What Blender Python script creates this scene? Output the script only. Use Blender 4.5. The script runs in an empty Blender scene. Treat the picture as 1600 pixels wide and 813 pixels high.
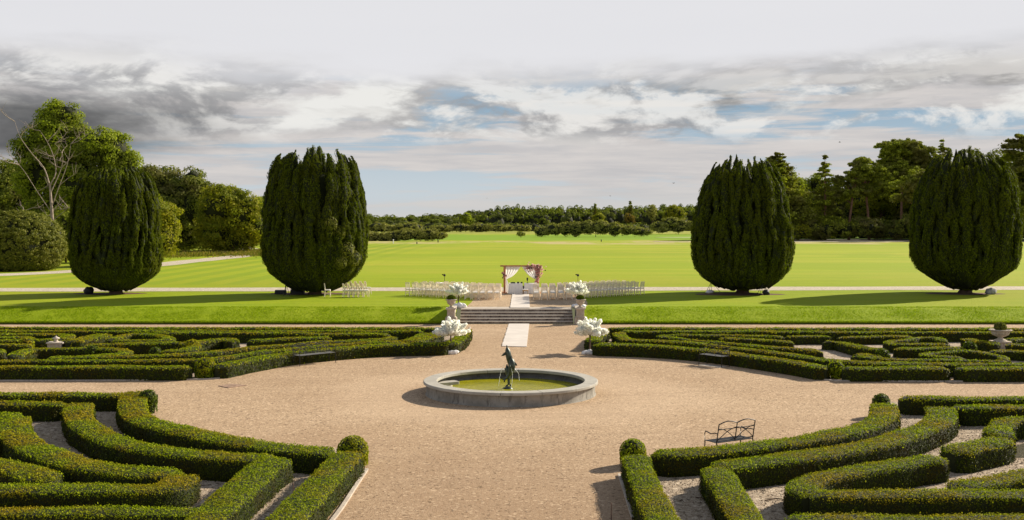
import bpy, math, random
import numpy as np
R = math.radians
rng = np.random.default_rng(7)
random.seed(7)
C = bpy.context.scene.collection
sc = bpy.context.scene
F = 1700.0; CX = 800.0; HY = 350.0; CAMH = 5.8; TZ = 0.75      # focal length in photo pixels, eye height, terrace level

def G(px, py, z=0.0):
    Y = F * (CAMH - z) / (py - HY)
    return np.array([(px - CX) / F * Y, Y, z])
def XD(px, Y): return (px - CX) / F * Y
def ZD(py, Y): return CAMH - (py - HY) / F * Y

# ------------------------------------------------------------------ materials
class NT:
    def __init__(s, tree): s.t = tree; s.n = tree.nodes; s.l = tree.links
    def new(s, typ, **kw):
        nd = s.n.new(typ)
        for k, v in kw.items():
            setattr(nd, k, v)
        return nd
    def put(s, sock, v):
        if hasattr(v, 'is_output') or isinstance(v, bpy.types.NodeSocket): s.l.new(v, sock)
        else:
            if sock.type == 'RGBA' and len(v) == 3: v = (*v, 1)
            sock.default_value = v
    def math(s, op, a, b=0.0, c=0.0, clamp=False):
        nd = s.new('ShaderNodeMath', operation=op); nd.use_clamp = clamp
        s.put(nd.inputs[0], a); s.put(nd.inputs[1], b); s.put(nd.inputs[2], c)
        return nd.outputs[0]
    def mix(s, f, a, b, mode='MIX'):
        nd = s.new('ShaderNodeMix', data_type='RGBA', blend_type=mode)
        s.put(nd.inputs[0], f); s.put(nd.inputs[6], a); s.put(nd.inputs[7], b)
        return nd.outputs[2]
    def step(s, v, a, b):
        nd = s.new('ShaderNodeMapRange', interpolation_type='SMOOTHSTEP'); nd.clamp = True
        s.put(nd.inputs[0], v); nd.inputs[1].default_value = a; nd.inputs[2].default_value = b
        return nd.outputs[0]
    def noise(s, vec, scale, detail=4, rough=0.55, dist=0.0):
        nd = s.new('ShaderNodeTexNoise'); s.l.new(vec, nd.inputs['Vector'])
        nd.inputs['Scale'].default_value = scale; nd.inputs['Detail'].default_value = detail
        nd.inputs['Roughness'].default_value = rough; nd.inputs['Distortion'].default_value = dist
        return nd.outputs[0]
    def scale(s, vec, sc3, loc=(0, 0, 0)):
        nd = s.new('ShaderNodeMapping'); s.l.new(vec, nd.inputs[0])
        nd.inputs['Scale'].default_value = sc3; nd.inputs['Location'].default_value = loc
        return nd.outputs[0]
    def ramp(s, fac, stops):
        nd = s.new('ShaderNodeValToRGB'); s.l.new(fac, nd.inputs[0]); e = nd.color_ramp.elements
        while len(e) < len(stops): e.new(0.5)
        for el, (p, c) in zip(e, stops): el.position = p; el.color = (*c, 1)
        return nd.outputs[0]
    def bump(s, h, strength=0.5, dist=0.02):
        nd = s.new('ShaderNodeBump'); s.l.new(h, nd.inputs['Height'])
        nd.inputs['Strength'].default_value = strength; nd.inputs['Distance'].default_value = dist
        return nd.outputs[0]

def new_mat(name):
    m = bpy.data.materials.new(name); m.use_nodes = True
    t = NT(m.node_tree); t.n.clear()
    out = t.new('ShaderNodeOutputMaterial'); p = t.new('ShaderNodeBsdfPrincipled')
    t.l.new(p.outputs[0], out.inputs[0])
    return m, t, p, out

def coords(t, kind='Object'):
    return t.new('ShaderNodeTexCoord').outputs[kind]
def position(t): return t.new('ShaderNodeNewGeometry').outputs['Position']

def simple(name, col, rough=0.7, var=0.15, scale=8, metal=0.0, bump=0.0, spec=0.3):
    m, t, p, o = new_mat(name)
    v = coords(t); n = t.noise(v, scale, 5, 0.6)
    c = t.mix(t.step(n, 0.3, 0.7), tuple(x * (1 - var) for x in col), tuple(min(1, x * (1 + var)) for x in col))
    t.put(p.inputs['Base Color'], c); p.inputs['Roughness'].default_value = rough
    p.inputs['Metallic'].default_value = metal; p.inputs['Specular IOR Level'].default_value = spec
    if bump: t.put(p.inputs['Normal'], t.bump(t.noise(v, scale * 4, 4), bump, 0.01))
    return m

def leaf_mat(name, cols, alt=None, scale=0.6, rough=0.55, transl=0.25, spec=0.25, tl=1.5, a0=0.42, a1=0.62, tint=(1.0, 1.1, 0.35)):
    """leaves: every leaf its own tone, large patches lean to the alt colour"""
    m, t, p, o = new_mat(name)
    if len(cols) == 1: cols = cols * 2
    if alt and len(alt) == 1: alt = alt * 2
    rnd = t.new('ShaderNodeNewGeometry').outputs['Random Per Island']
    k = len(cols)
    c = t.ramp(rnd, [((i + 0.5) / k, cc) for i, cc in enumerate(cols)])
    if alt:
        r2 = t.ramp(t.math('FRACT', t.math('MULTIPLY', rnd, 7.31)), [((i + 0.5) / len(alt), cc) for i, cc in enumerate(alt)])
        n = t.noise(position(t), scale, 3, 0.6)
        c = t.mix(t.step(n, a0, a1), c, r2)
    t.put(p.inputs['Base Color'], c); p.inputs['Roughness'].default_value = rough
    p.inputs['Specular IOR Level'].default_value = spec * 0.18; p.inputs['Roughness'].default_value = min(1, rough + .08)
    tr = t.new('ShaderNodeBsdfTranslucent')
    t.put(tr.inputs[0], t.mix(1.0, c, tuple(tl * q for q in tint), 'MULTIPLY'))
    ms = t.new('ShaderNodeMixShader'); ms.inputs[0].default_value = transl
    t.l.new(p.outputs[0], ms.inputs[1]); t.l.new(tr.outputs[0], ms.inputs[2]); t.l.new(ms.outputs[0], o.inputs[0])
    return m

# ------------------------------------------------------------------ mesh building
class MB:
    def __init__(s): s.V = []; s.nv = 0; s.F = []          # F: (array (m,k), mat, smooth)
    def add(s, V, faces, mat=0, smooth=False):
        V = np.asarray(V, float).reshape(-1, 3)
        if isinstance(faces, np.ndarray): groups = [faces]
        else:
            d = {}
            for f in faces: d.setdefault(len(f), []).append(f)
            groups = [np.array(g) for g in d.values()]
        for g in groups:
            if len(g): s.F.append((g + s.nv, mat, smooth))
        s.V.append(V); s.nv += len(V)
    def box(s, c, size, mat=0, rz=0.0, taper=1.0, bev=0.0):
        x, y, z = [v / 2 for v in size]
        if bev > 0:
            b = min(bev, x * .45, y * .45)
            ring = [(-x + b, -y), (x - b, -y), (x, -y + b), (x, y - b), (x - b, y), (-x + b, y), (-x, y - b), (-x, -y + b)]
        else: ring = [(-x, -y), (x, -y), (x, y), (-x, y)]
        n = len(ring)
        P = [(a, b_, -z) for a, b_ in ring] + [(a * taper, b_ * taper, z) for a, b_ in ring]
        P = np.array(P); ca, sa = math.cos(rz), math.sin(rz)
        Q = np.stack([P[:, 0] * ca - P[:, 1] * sa, P[:, 0] * sa + P[:, 1] * ca, P[:, 2]], 1) + np.array(c)
        f = [tuple(range(n))[::-1], tuple(range(n, 2 * n))] + [(i, (i + 1) % n, n + (i + 1) % n, n + i) for i in range(n)]
        s.add(Q, f, mat)
    def lathe(s, prof, c=(0, 0, 0), n=32, mat=0, smooth=True, cap=True):
        a = np.linspace(0, 2 * math.pi, n, endpoint=False); m = len(prof)
        V = np.array([[r * math.cos(t), r * math.sin(t), z] for r, z in prof for t in a]) + np.array(c)
        f = [(i * n + j, i * n + (j + 1) % n, (i + 1) * n + (j + 1) % n, (i + 1) * n + j) for i in range(m - 1) for j in range(n)]
        s.add(V, np.array(f), mat, smooth)
        if cap:
            if prof[0][0] > 1e-4: s.add(V[:n], [tuple(range(n))[::-1]], mat)
            if prof[-1][0] > 1e-4: s.add(V[-n:], [tuple(range(n))], mat)
    def tube(s, P, r, n=6, mat=0, smooth=True, flat=1.0, cap=True):
        P = np.asarray(P, float); m = len(P)
        r = np.full(m, r) if np.isscalar(r) else np.asarray(r, float)
        T = np.gradient(P, axis=0); T /= np.linalg.norm(T, axis=1)[:, None] + 1e-9
        ref = np.array([0, 0, 1.0]) if abs(T[:, 2]).mean() < 0.8 else np.array([0, 1.0, 0])
        A = np.cross(T, ref); A /= np.linalg.norm(A, axis=1)[:, None] + 1e-9; B = np.cross(T, A)
        a = np.linspace(0, 2 * math.pi, n, endpoint=False)
        V = (P[:, None] + r[:, None, None] * (np.cos(a)[None, :, None] * A[:, None] + flat * np.sin(a)[None, :, None] * B[:, None])).reshape(-1, 3)
        f = [(i * n + j, i * n + (j + 1) % n, (i + 1) * n + (j + 1) % n, (i + 1) * n + j) for i in range(m - 1) for j in range(n)]
        s.add(V, np.array(f), mat, smooth)
        if cap:
            s.add(V[:n], [tuple(range(n))], mat); s.add(V[-n:], [tuple(range(n))[::-1]], mat)
    def blob(s, c, rad, mat=0, nu=12, nv=8, lump=0.12, seed=0.0, smooth=True):
        th = np.linspace(0, 2 * math.pi, nu, endpoint=False); ph = np.linspace(-math.pi / 2 * .98, math.pi / 2 * .98, nv)
        D = np.array([[math.cos(p) * math.cos(t), math.cos(p) * math.sin(t), math.sin(p)] for p in ph for t in th])
        k = 1 + lump * (np.sin(D @ np.array([5.1, 3.3, 4.2]) + seed) + np.sin(D @ np.array([-4.0, 6.2, 3.1]) + seed * 2.3))
        V = D * k[:, None] * np.array(rad) + np.array(c)
        f = [(i * nu + j, i * nu + (j + 1) % nu, (i + 1) * nu + (j + 1) % nu, (i + 1) * nu + j) for i in range(nv - 1) for j in range(nu)]
        s.add(V, np.array(f), mat, smooth)
        s.add(V[:nu], [tuple(range(nu))[::-1]], mat); s.add(V[-nu:], [tuple(range(nu))], mat)
    def leaves(s, P, N, size, mat=0, jit=0.7, aspect=0.6, up=None):
        """one small diamond shaped leaf per point, roughly facing N"""
        n = len(P)
        if n == 0: return
        N = N + rng.normal(0, jit, (n, 3)); N /= np.linalg.norm(N, axis=1)[:, None] + 1e-9
        T = rng.normal(0, 1, (n, 3)) if up is None else np.array(up)[None] + rng.normal(0, 0.35, (n, 3))
        T -= (T * N).sum(1)[:, None] * N; T /= np.linalg.norm(T, axis=1)[:, None] + 1e-9
        B = np.cross(N, T)
        L = (size * rng.uniform(0.6, 1.35, n))[:, None] * 0.5
        V = np.stack([P - T * L, P + B * L * aspect + N * L * .15, P + T * L, P - B * L * aspect + N * L * .15], 1).reshape(-1, 3)
        s.add(V, np.arange(4 * n).reshape(n, 4), mat)
    def build(s, name, mats, parent=None, loc=None):
        me = bpy.data.meshes.new(name); V = np.concatenate(s.V).astype(np.float32)
        me.vertices.add(len(V)); me.vertices.foreach_set('co', V.ravel())
        loops = np.concatenate([f.ravel() for f, _, _ in s.F]).astype(np.int32)
        tot = np.concatenate([np.full(len(f), f.shape[1]) for f, _, _ in s.F])
        start = np.concatenate([[0], np.cumsum(tot)[:-1]]).astype(np.int32)
        me.loops.add(len(loops)); me.loops.foreach_set('vertex_index', loops)
        me.polygons.add(len(tot)); me.polygons.foreach_set('loop_start', start)
        me.polygons.foreach_set('material_index', np.concatenate([np.full(len(f), m) for f, m, _ in s.F]).astype(np.int32))
        me.polygons.foreach_set('use_smooth', np.concatenate([np.full(len(f), sm) for f, _, sm in s.F]).astype(bool))
        me.update(calc_edges=True)
        for m in (mats if isinstance(mats, (list, tuple)) else [mats]): me.materials.append(m)
        o = bpy.data.objects.new(name, me); C.objects.link(o)
        if parent: o.parent = parent
        if loc is not None: o.location = loc
        return o

def tag(o, label=None, cat=None, group=None, kind=None):
    if label: o['label'] = label
    if cat: o['category'] = cat
    if group: o['group'] = group
    if kind: o['kind'] = kind
    return o
def empty(name, loc, rz=0.0, **kw):
    o = bpy.data.objects.new(name, None); C.objects.link(o); o.location = tuple(loc); o.rotation_euler = (0, 0, rz)
    return tag(o, **kw)
KIDS = {}
def dup(root, loc, rz, label, group=None, scale=None):
    r = root.copy(); C.objects.link(r); r.location = tuple(loc); r.rotation_euler = (0, 0, rz); r['label'] = label
    if group: r['group'] = group
    if scale: r.scale = (scale,) * 3
    ch0 = KIDS.get(root.name)
    if ch0 is None: ch0 = KIDS[root.name] = [(c, list(c.children)) for c in root.children]
    for ch, gs in ch0:
        c = ch.copy(); C.objects.link(c); c.parent = r
        for g in gs:
            d = g.copy(); C.objects.link(d); d.parent = c
    return r
_D = rng.normal(0, 1, (10, 3)); _PH = rng.uniform(0, 6.28, 10)
def lump(P, scale=1.0):
    q = np.asarray(P) * scale; s = 0
    for i in range(10): s = s + np.sin(q @ _D[i] * (1 + i * 0.25) + _PH[i]) / (1 + i * 0.25)
    return s / 3.2
def smooth_line(pts, step=0.25):
    """Catmull-Rom through pts (world), sampled about every step metres"""
    P = np.array(pts, float)
    if len(P) > 2:
        E = np.vstack([2 * P[0] - P[1], P, 2 * P[-1] - P[-2]]); out = []
        for i in range(1, len(E) - 2):
            n = max(2, int(np.linalg.norm(E[i + 1] - E[i]) / step))
            t = np.linspace(0, 1, n, endpoint=False)[:, None]
            out.append(0.5 * (2 * E[i] + (E[i + 1] - E[i - 1]) * t + (2 * E[i - 1] - 5 * E[i] + 4 * E[i + 1] - E[i + 2]) * t ** 2
                              + (3 * E[i] - E[i - 1] - 3 * E[i + 1] + E[i + 2]) * t ** 3))
        return np.vstack(out + [P[-1:]])
    n = max(2, int(np.linalg.norm(P[1] - P[0]) / step))
    return P[0] + (P[1] - P[0]) * np.linspace(0, 1, n + 1)[:, None]
def corner_line(pts, step=0.25):
    P = np.array(pts, float); out = []
    for a, b in zip(P[:-1], P[1:]):
        n = max(1, int(np.linalg.norm(b - a) / step)); out.append(a + (b - a) * np.linspace(0, 1, n, endpoint=False)[:, None])
    return np.vstack(out + [P[-1:]])

# ------------------------------------------------------------------ material library
M = {}
M['bark'] = simple('bark', (0.10, 0.065, 0.045), 0.9, 0.35, 3, bump=0.6)
M['pale_bark'] = simple('pale_bark', (0.34, 0.27, 0.22), 0.85, 0.25, 3, bump=0.4)
M['pine_bark'] = simple('pine_bark', (0.22, 0.12, 0.08), 0.9, 0.3, 2, bump=0.4)
M['black'] = simple('black_metal', (0.012, 0.012, 0.013), 0.45, 0.3, 20)
M['black_case'] = simple('black_case', (0.018, 0.018, 0.024), 0.6, 0.3, 5)
M['lens'] = simple('lens', (0.01, 0.01, 0.015), 0.1, 0.1, 5)
M['white_cloth'] = simple('white_cloth', (0.80, 0.79, 0.78), 0.85, 0.03, 3, bump=0.2)
M['sheer'] = leaf_mat('sheer_white_fabric', [(0.80, 0.79, 0.77)], None, 1, 0.85, 0.55, 0.1, 1.0, tint=(1, 1, 1))
M['carpet'] = simple('white_carpet', (0.60, 0.55, 0.50), 0.95, 0.07, 1.2, bump=0.3)
M['chair_wood'] = simple('limewashed_wood', (0.82, 0.71, 0.55), 0.6, 0.12, 12)
M['cushion'] = simple('cushion_fabric', (0.80, 0.77, 0.74), 0.85, 0.05, 12)
M['arch_wood'] = simple('stained_wood', (0.42, 0.18, 0.08), 0.6, 0.3, 6, bump=0.3)
M['wicker'] = simple('wicker', (0.45, 0.30, 0.16), 0.8, 0.3, 30, bump=0.4)
M['bronze'] = simple('bronze_patina', (0.045, 0.062, 0.05), 0.42, 0.5, 14, metal=0.35, bump=0.3, spec=0.5)
M['hose'] = simple('hose_rubber', (0.55, 0.5, 0.35), 0.6, 0.15, 10)
M['cover'] = simple('dusty_iron_cover', (0.30, 0.20, 0.14), 0.85, 0.3, 6, bump=0.4)
M['iron'] = simple('rusty_iron', (0.12, 0.07, 0.05), 0.8, 0.4, 6, bump=0.4)
M['soil'] = simple('soil', (0.11, 0.05, 0.03), 0.95, 0.4, 3, bump=0.6)
M['grey_seat'] = simple('weathered_grey_seat', (0.13, 0.13, 0.125), 0.7, 0.15, 8)
M['bird'] = simple('bird_feathers', (0.03, 0.03, 0.03), 0.8, 0.2, 5)
M['white_paint'] = simple('white_paint', (0.8, 0.8, 0.78), 0.6, 0.05, 5)
M['splash'] = simple('splashing_water', (0.8, 0.82, 0.8), 0.15, 0.05, 30, spec=0.5)

def stone(name, base, dark, light, sc_=2.5, cov=0.5):
    m, t, p, o = new_mat(name); v = position(t)
    n1 = t.noise(v, sc_, 6, 0.65); n2 = t.noise(t.scale(v, (1, 1, 0.25)), sc_ * 4, 5, 0.7); n3 = t.noise(v, sc_ * 14, 3, 0.6)
    c = t.mix(t.step(n1, 0.35, 0.65), base, light)
    c = t.mix(t.math('MULTIPLY', t.step(n2, cov, cov + 0.2), 0.85), c, dark)
    c = t.mix(t.math('MULTIPLY', t.step(n3, 0.62, 0.7), 0.5), c, light)
    t.put(p.inputs['Base Color'], c); p.inputs['Roughness'].default_value = 0.85
    p.inputs['Specular IOR Level'].default_value = 0.2
    t.put(p.inputs['Normal'], t.bump(t.math('ADD', n3, n1), 0.5, 0.02))
    return m
M['fountain_stone'] = stone('fountain_stone', (0.22, 0.205, 0.175), (0.10, 0.09, 0.075), (0.33, 0.31, 0.27), 1.6, 0.49)
M['rim_stone'] = stone('rim_stone', (0.36, 0.34, 0.295), (0.27, 0.25, 0.215), (0.43, 0.41, 0.36), 1.2, 0.56)
M['basin_stone'] = stone('wet_basin_stone', (0.10, 0.095, 0.09), (0.05, 0.05, 0.045), (0.15, 0.145, 0.13), 1.5, 0.5)
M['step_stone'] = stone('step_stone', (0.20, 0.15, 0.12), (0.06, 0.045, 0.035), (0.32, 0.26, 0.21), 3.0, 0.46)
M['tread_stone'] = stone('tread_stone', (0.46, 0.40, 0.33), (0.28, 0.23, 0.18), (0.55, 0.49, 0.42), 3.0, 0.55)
M['urn_stone'] = stone('urn_stone', (0.42, 0.35, 0.27), (0.17, 0.13, 0.10), (0.55, 0.48, 0.40), 6.0, 0.52)
M['edging'] = stone('edging_stone', (0.42, 0.36, 0.30), (0.20, 0.17, 0.14), (0.52, 0.46, 0.39), 3.0, 0.5)
M['boulder'] = stone('grey_boulder', (0.25, 0.25, 0.26), (0.12, 0.12, 0.12), (0.4, 0.4, 0.4), 3.0, 0.5)

def gravel(name, c1, c2, c3, stones, big, worn=None, bumpd=0.012):
    m, t, p, o = new_mat(name); v = position(t)
    vo = t.new('ShaderNodeTexVoronoi'); t.l.new(v, vo.inputs['Vector']); vo.inputs['Scale'].default_value = stones
    vo2 = t.new('ShaderNodeTexVoronoi'); t.l.new(v, vo2.inputs['Vector']); vo2.inputs['Scale'].default_value = stones * 0.45
    sep = t.new('ShaderNodeSeparateColor'); t.l.new(vo.outputs['Color'], sep.inputs[0])
    sep2 = t.new('ShaderNodeSeparateColor'); t.l.new(vo2.outputs['Color'], sep2.inputs[0])
    c = t.ramp(sep.outputs[0], [(0.0, c1), (0.45, c2), (1.0, c3)])
    nb = t.noise(v, big, 6, 0.62, 0.4)
    c = t.mix(t.math('MULTIPLY', t.step(nb, 0.35, 0.68), 0.45), c, worn or c1)
    ng = t.noise(t.scale(v, (1, 1, 1)), 9.0, 6, 0.8)
    c = t.mix(t.math('MULTIPLY', t.step(ng, 0.50, 0.66), 0.45), c, c1)
    c = t.mix(t.math('MULTIPLY', t.step(sep2.outputs[1], 0.90, 0.97), 0.75), c, tuple(x * 0.4 for x in c1))
    c = t.mix(t.math('MULTIPLY', t.step(sep2.outputs[2], 0.93, 0.98), 0.6), c, tuple(min(.8, x * 1.35) for x in c3))
    if name == 'court_gravel':      # paler ring round the fountain, trodden streaks, darker towards the near end
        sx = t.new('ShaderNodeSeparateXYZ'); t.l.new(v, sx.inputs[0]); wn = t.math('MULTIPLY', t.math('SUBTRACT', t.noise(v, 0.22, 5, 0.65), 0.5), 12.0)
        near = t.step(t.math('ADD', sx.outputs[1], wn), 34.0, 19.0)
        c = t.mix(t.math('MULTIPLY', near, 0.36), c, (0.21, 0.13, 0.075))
        rx = t.math('SUBTRACT', sx.outputs[0], -0.04); ry = t.math('SUBTRACT', sx.outputs[1], 37.3)
        rr = t.math('ADD', t.math('SQRT', t.math('ADD', t.math('MULTIPLY', rx, rx), t.math('MULTIPLY', ry, ry))), t.math('MULTIPLY', wn, 0.25))
        pale_ring = t.math('MULTIPLY', t.step(rr, 3.0, 4.2), t.step(rr, 7.5, 5.2))
        c = t.mix(t.math('MULTIPLY', pale_ring, 0.30), c, (0.60, 0.45, 0.31))
        ln = t.noise(t.scale(v, (0.16, 1.3, 0)), 1.0, 6, 0.7, 0.8)
        c = t.mix(t.math('MULTIPLY', t.step(ln, 0.50, 0.64), 0.16), c, (0.25, 0.17, 0.11))
        c = t.mix(t.math('MULTIPLY', t.step(ln, 0.46, 0.36), 0.12), c, (0.58, 0.43, 0.29))
    t.put(p.inputs['Base Color'], c); p.inputs['Roughness'].default_value = 0.95
    p.inputs['Specular IOR Level'].default_value = 0.1
    h = t.math('ADD', t.math('MULTIPLY', vo.outputs['Distance'], -1.0), t.math('MULTIPLY', ng, 2.5))
    t.put(p.inputs['Normal'], t.bump(h, 0.55, bumpd))
    return m
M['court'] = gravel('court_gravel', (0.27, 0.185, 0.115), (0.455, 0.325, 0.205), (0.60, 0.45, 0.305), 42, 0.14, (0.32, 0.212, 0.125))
M['bed'] = gravel('bed_gravel', (0.24, 0.18, 0.125), (0.40, 0.32, 0.235), (0.58, 0.49, 0.38), 24, 0.5, (0.34, 0.26, 0.185), 0.03)
M['path'] = gravel('path_gravel', (0.40, 0.34, 0.26), (0.50, 0.44, 0.34), (0.60, 0.54, 0.43), 20, 0.1, (0.46, 0.39, 0.30))
M['walk'] = gravel('walk_gravel', (0.30, 0.21, 0.13), (0.46, 0.34, 0.22), (0.58, 0.45, 0.31), 30, 0.3, (0.38, 0.27, 0.17))

def grass_mat():
    m, t, p, o = new_mat('lawn_grass'); v = position(t)
    sx = t.new('ShaderNodeSeparateXYZ'); t.l.new(v, sx.inputs[0]); Y = sx.outputs[1]
    st = t.noise(t.scale(v, (0.014, 0.22, 0)), 1.0, 5, 0.72)             # mowing lines across the view
    st2 = t.noise(t.scale(v, (0.05, 0.9, 0)), 1.0, 4, 0.7)
    fine = t.noise(t.scale(v, (1, 1, 1)), 7.0, 6, 0.75); mid = t.noise(v, 0.9, 5, 0.7)
    big = t.noise(v, 0.03, 4, 0.6)
    near = (0.25, 0.325, 0.006); far = (0.31, 0.365, 0.014); dark = (0.15, 0.235, 0.005); pale = (0.46, 0.44, 0.045)
    d = t.step(Y, 82, 130)
    c = t.mix(d, near, far)
    c = t.mix(t.math('MULTIPLY', t.step(st, 0.36, 0.62), t.math('ADD', 0.45, t.math('MULTIPLY', d, 0.15))), c, t.mix(d, (0.29, 0.33, 0.010), pale))
    c = t.mix(t.math('MULTIPLY', t.step(st2, 0.42, 0.62), 0.38), c, t.mix(d, dark, (0.29, 0.34, 0.012)))
    fz = t.noise(t.scale(v, (0.25, 1.2, 0)), 1.0, 6, 0.8); c = t.mix(t.math('MULTIPLY', t.step(fz, 0.5, 0.64), 0.55), c, t.mix(d, dark, (0.20, 0.27, 0.008)))
    c = t.mix(t.math('MULTIPLY', t.step(big, 0.44, 0.58), 0.6), c, t.mix(d, (0.30, 0.31, 0.02), (0.38, 0.36, 0.04)))
    pt = t.noise(t.scale(v, (0.022, 0.030, 0), (3, 7, 0)), 1.0, 5, 0.62, 0.5); c = t.mix(t.math('MULTIPLY', t.math('MULTIPLY', t.step(pt, 0.48, 0.60), d), 0.55), c, (0.21, 0.30, 0.010))
    st3 = t.noise(t.scale(v, (0.022, 0.42, 0)), 1.0, 5, 0.75, 0.3); c = t.mix(t.math('MULTIPLY', t.math('MULTIPLY', t.step(st3, 0.47, 0.56), d), 0.55), c, (0.24, 0.32, 0.010))
    vb = t.noise(t.scale(v, (0.008, 0.06, 0)), 1.0, 4, 0.6, 0.3); c = t.mix(t.math('MULTIPLY', t.math('MULTIPLY', t.step(vb, 0.46, 0.58), d), 0.6), c, (0.25, 0.33, 0.010))
    # paired roller stripes that the mower left on the left-hand lawn
    w = t.new('ShaderNodeTexWave', wave_type='BANDS', bands_direction='X'); t.l.new(t.scale(v, (0.55, 0.42, 0)), w.inputs['Vector'])
    w.inputs['Scale'].default_value = 0.16; w.inputs['Distortion'].default_value = 0.6; w.inputs['Detail'].default_value = 1
    lm = t.math('MULTIPLY', t.step(sx.outputs[0], -14, -26), t.step(Y, 89, 92))
    c = t.mix(t.math('MULTIPLY', t.math('MULTIPLY', t.step(w.outputs[1], 0.35, 0.65), lm), 0.5), c, (0.16, 0.26, 0.012))
    c = t.mix(t.math('MULTIPLY', t.step(fine, 0.46, 0.68), 0.30), c, dark)
    c = t.mix(t.math('MULTIPLY', t.step(mid, 0.52, 0.7), 0.30), c, (0.26, 0.28, 0.03))
    # rough dry strip and brighter fairway of the golf course far off
    wob = t.math('ADD', Y, t.math('MULTIPLY', t.math('SUBTRACT', t.noise(t.scale(v, (0.02, 0.004, 0)), 1.0, 4, 0.7), 0.5), 160))
    dry = t.math('MULTIPLY', t.step(wob, 262, 285), t.step(wob, 330, 305))
    c = t.mix(t.math('MULTIPLY', dry, t.step(t.noise(t.scale(v, (0.06, 0.02, 0)), 1.0, 5, 0.8), 0.42, 0.58)), c, (0.44, 0.37, 0.16))
    fw = t.math('MULTIPLY', t.step(wob, 325, 345), t.step(wob, 520, 470))
    c = t.mix(t.math('MULTIPLY', fw, 0.8), c, (0.17, 0.30, 0.015))
    c = t.mix(t.math('MULTIPLY', t.step(wob, 500, 560), 0.7), c, (0.30, 0.30, 0.07))
    # the steep bank is rougher, deeper green
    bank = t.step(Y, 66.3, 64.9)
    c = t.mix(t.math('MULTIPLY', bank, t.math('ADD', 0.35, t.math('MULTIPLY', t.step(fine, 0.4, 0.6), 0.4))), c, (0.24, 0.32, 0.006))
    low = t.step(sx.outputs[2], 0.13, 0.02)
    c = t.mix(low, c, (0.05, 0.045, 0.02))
    t.put(p.inputs['Base Color'], c); p.inputs['Roughness'].default_value = 0.9; p.inputs['Specular IOR Level'].default_value = 0.1
    t.put(p.inputs['Normal'], t.bump(t.math('ADD', fine, t.math('MULTIPLY', mid, 1.5)), 0.6, 0.06))
    return m
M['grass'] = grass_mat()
M['blade'] = leaf_mat('grass_blades', [(0.14, 0.21, 0.005), (0.24, 0.32, 0.007), (0.32, 0.38, 0.010), (0.19, 0.27, 0.005)], transl=0.35)

M['box_top_lit'] = leaf_mat('box_leaves_top_lit', [(0.091, 0.137, 0.006), (0.220, 0.273, 0.010), (0.403, 0.455, 0.018), (0.159, 0.195, 0.009)],
                        [(0.244, 0.182, 0.011), (0.439, 0.338, 0.023), (0.183, 0.169, 0.009)], 0.7, 0.55, 0.28, 0.2, a0=0.40, a1=0.68)  # rusty new growth, plus sunlit brightness painted into the top leaves
M['box_side_shaded'] = leaf_mat('box_leaves_side_shaded', [(0.026, 0.040, 0.003), (0.045, 0.062, 0.004), (0.078, 0.098, 0.006)],
                         [(0.055, 0.042, 0.005), (0.05, 0.055, 0.005)], 1.2, 0.5, 0.08, 0.3)  # same leaves in a darker copy, the shade of the hedge sides painted in
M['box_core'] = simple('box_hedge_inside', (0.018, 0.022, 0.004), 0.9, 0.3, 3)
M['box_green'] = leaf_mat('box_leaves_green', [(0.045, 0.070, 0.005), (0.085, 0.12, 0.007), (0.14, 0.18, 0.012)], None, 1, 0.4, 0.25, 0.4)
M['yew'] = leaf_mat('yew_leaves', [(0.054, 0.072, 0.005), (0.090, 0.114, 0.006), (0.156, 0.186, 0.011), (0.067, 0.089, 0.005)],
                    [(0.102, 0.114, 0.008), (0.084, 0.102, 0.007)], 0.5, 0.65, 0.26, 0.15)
M['yew_core'] = simple('yew_inside', (0.018, 0.024, 0.004), 0.9, 0.3, 2)  # very dark so the clefts between plumes carry painted shade
M['ash'] = leaf_mat('pale_green_leaves', [(0.139, 0.178, 0.014), (0.233, 0.279, 0.021), (0.358, 0.404, 0.031)], [(0.124, 0.155, 0.023), (0.217, 0.233, 0.031)], 0.2, 0.5, 0.3, 0.3)
M['oak'] = leaf_mat('dark_oak_leaves', [(0.085, 0.111, 0.020), (0.160, 0.183, 0.029), (0.270, 0.281, 0.043)], [(0.147, 0.134, 0.043)], 0.2, 0.6, 0.18, 0.3)
M['maple'] = leaf_mat('yellowing_leaves', [(0.144, 0.156, 0.011), (0.240, 0.240, 0.016), (0.336, 0.300, 0.024)], [(0.144, 0.180, 0.019), (0.240, 0.240, 0.030)], 0.25, 0.5, 0.3, 0.3)
M['laurel'] = leaf_mat('laurel_leaves', [(0.086, 0.101, 0.013), (0.144, 0.159, 0.018), (0.245, 0.237, 0.040)], None, 0.4, 0.4, 0.2, 0.5)
M['pine'] = leaf_mat('pine_needles', [(0.152, 0.177, 0.024), (0.254, 0.292, 0.033), (0.430, 0.456, 0.045)], [(0.177, 0.167, 0.045)], 0.12, 0.6, 0.2, 0.2)
M['tawny'] = leaf_mat('tawny_leaves', [(0.20, 0.14, 0.03), (0.28, 0.19, 0.04), (0.16, 0.14, 0.03)], None, 0.2, 0.6, 0.25, 0.2)
M['wood'] = leaf_mat('distant_leaves', [(0.103, 0.129, 0.024), (0.172, 0.207, 0.031), (0.276, 0.310, 0.041)], [(0.129, 0.147, 0.052), (0.207, 0.224, 0.061), (0.095, 0.113, 0.044)], 0.035, 0.7, 0.2, 0.2)
M['gorse'] = leaf_mat('gorse_leaves', [(0.17, 0.175, 0.04), (0.27, 0.27, 0.065), (0.40, 0.38, 0.11)], None, 0.1, 0.7, 0.15, 0.2)
M['tree_core'] = simple('crown_inside', (0.022, 0.026, 0.008), 0.9, 0.3, 1)
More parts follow.
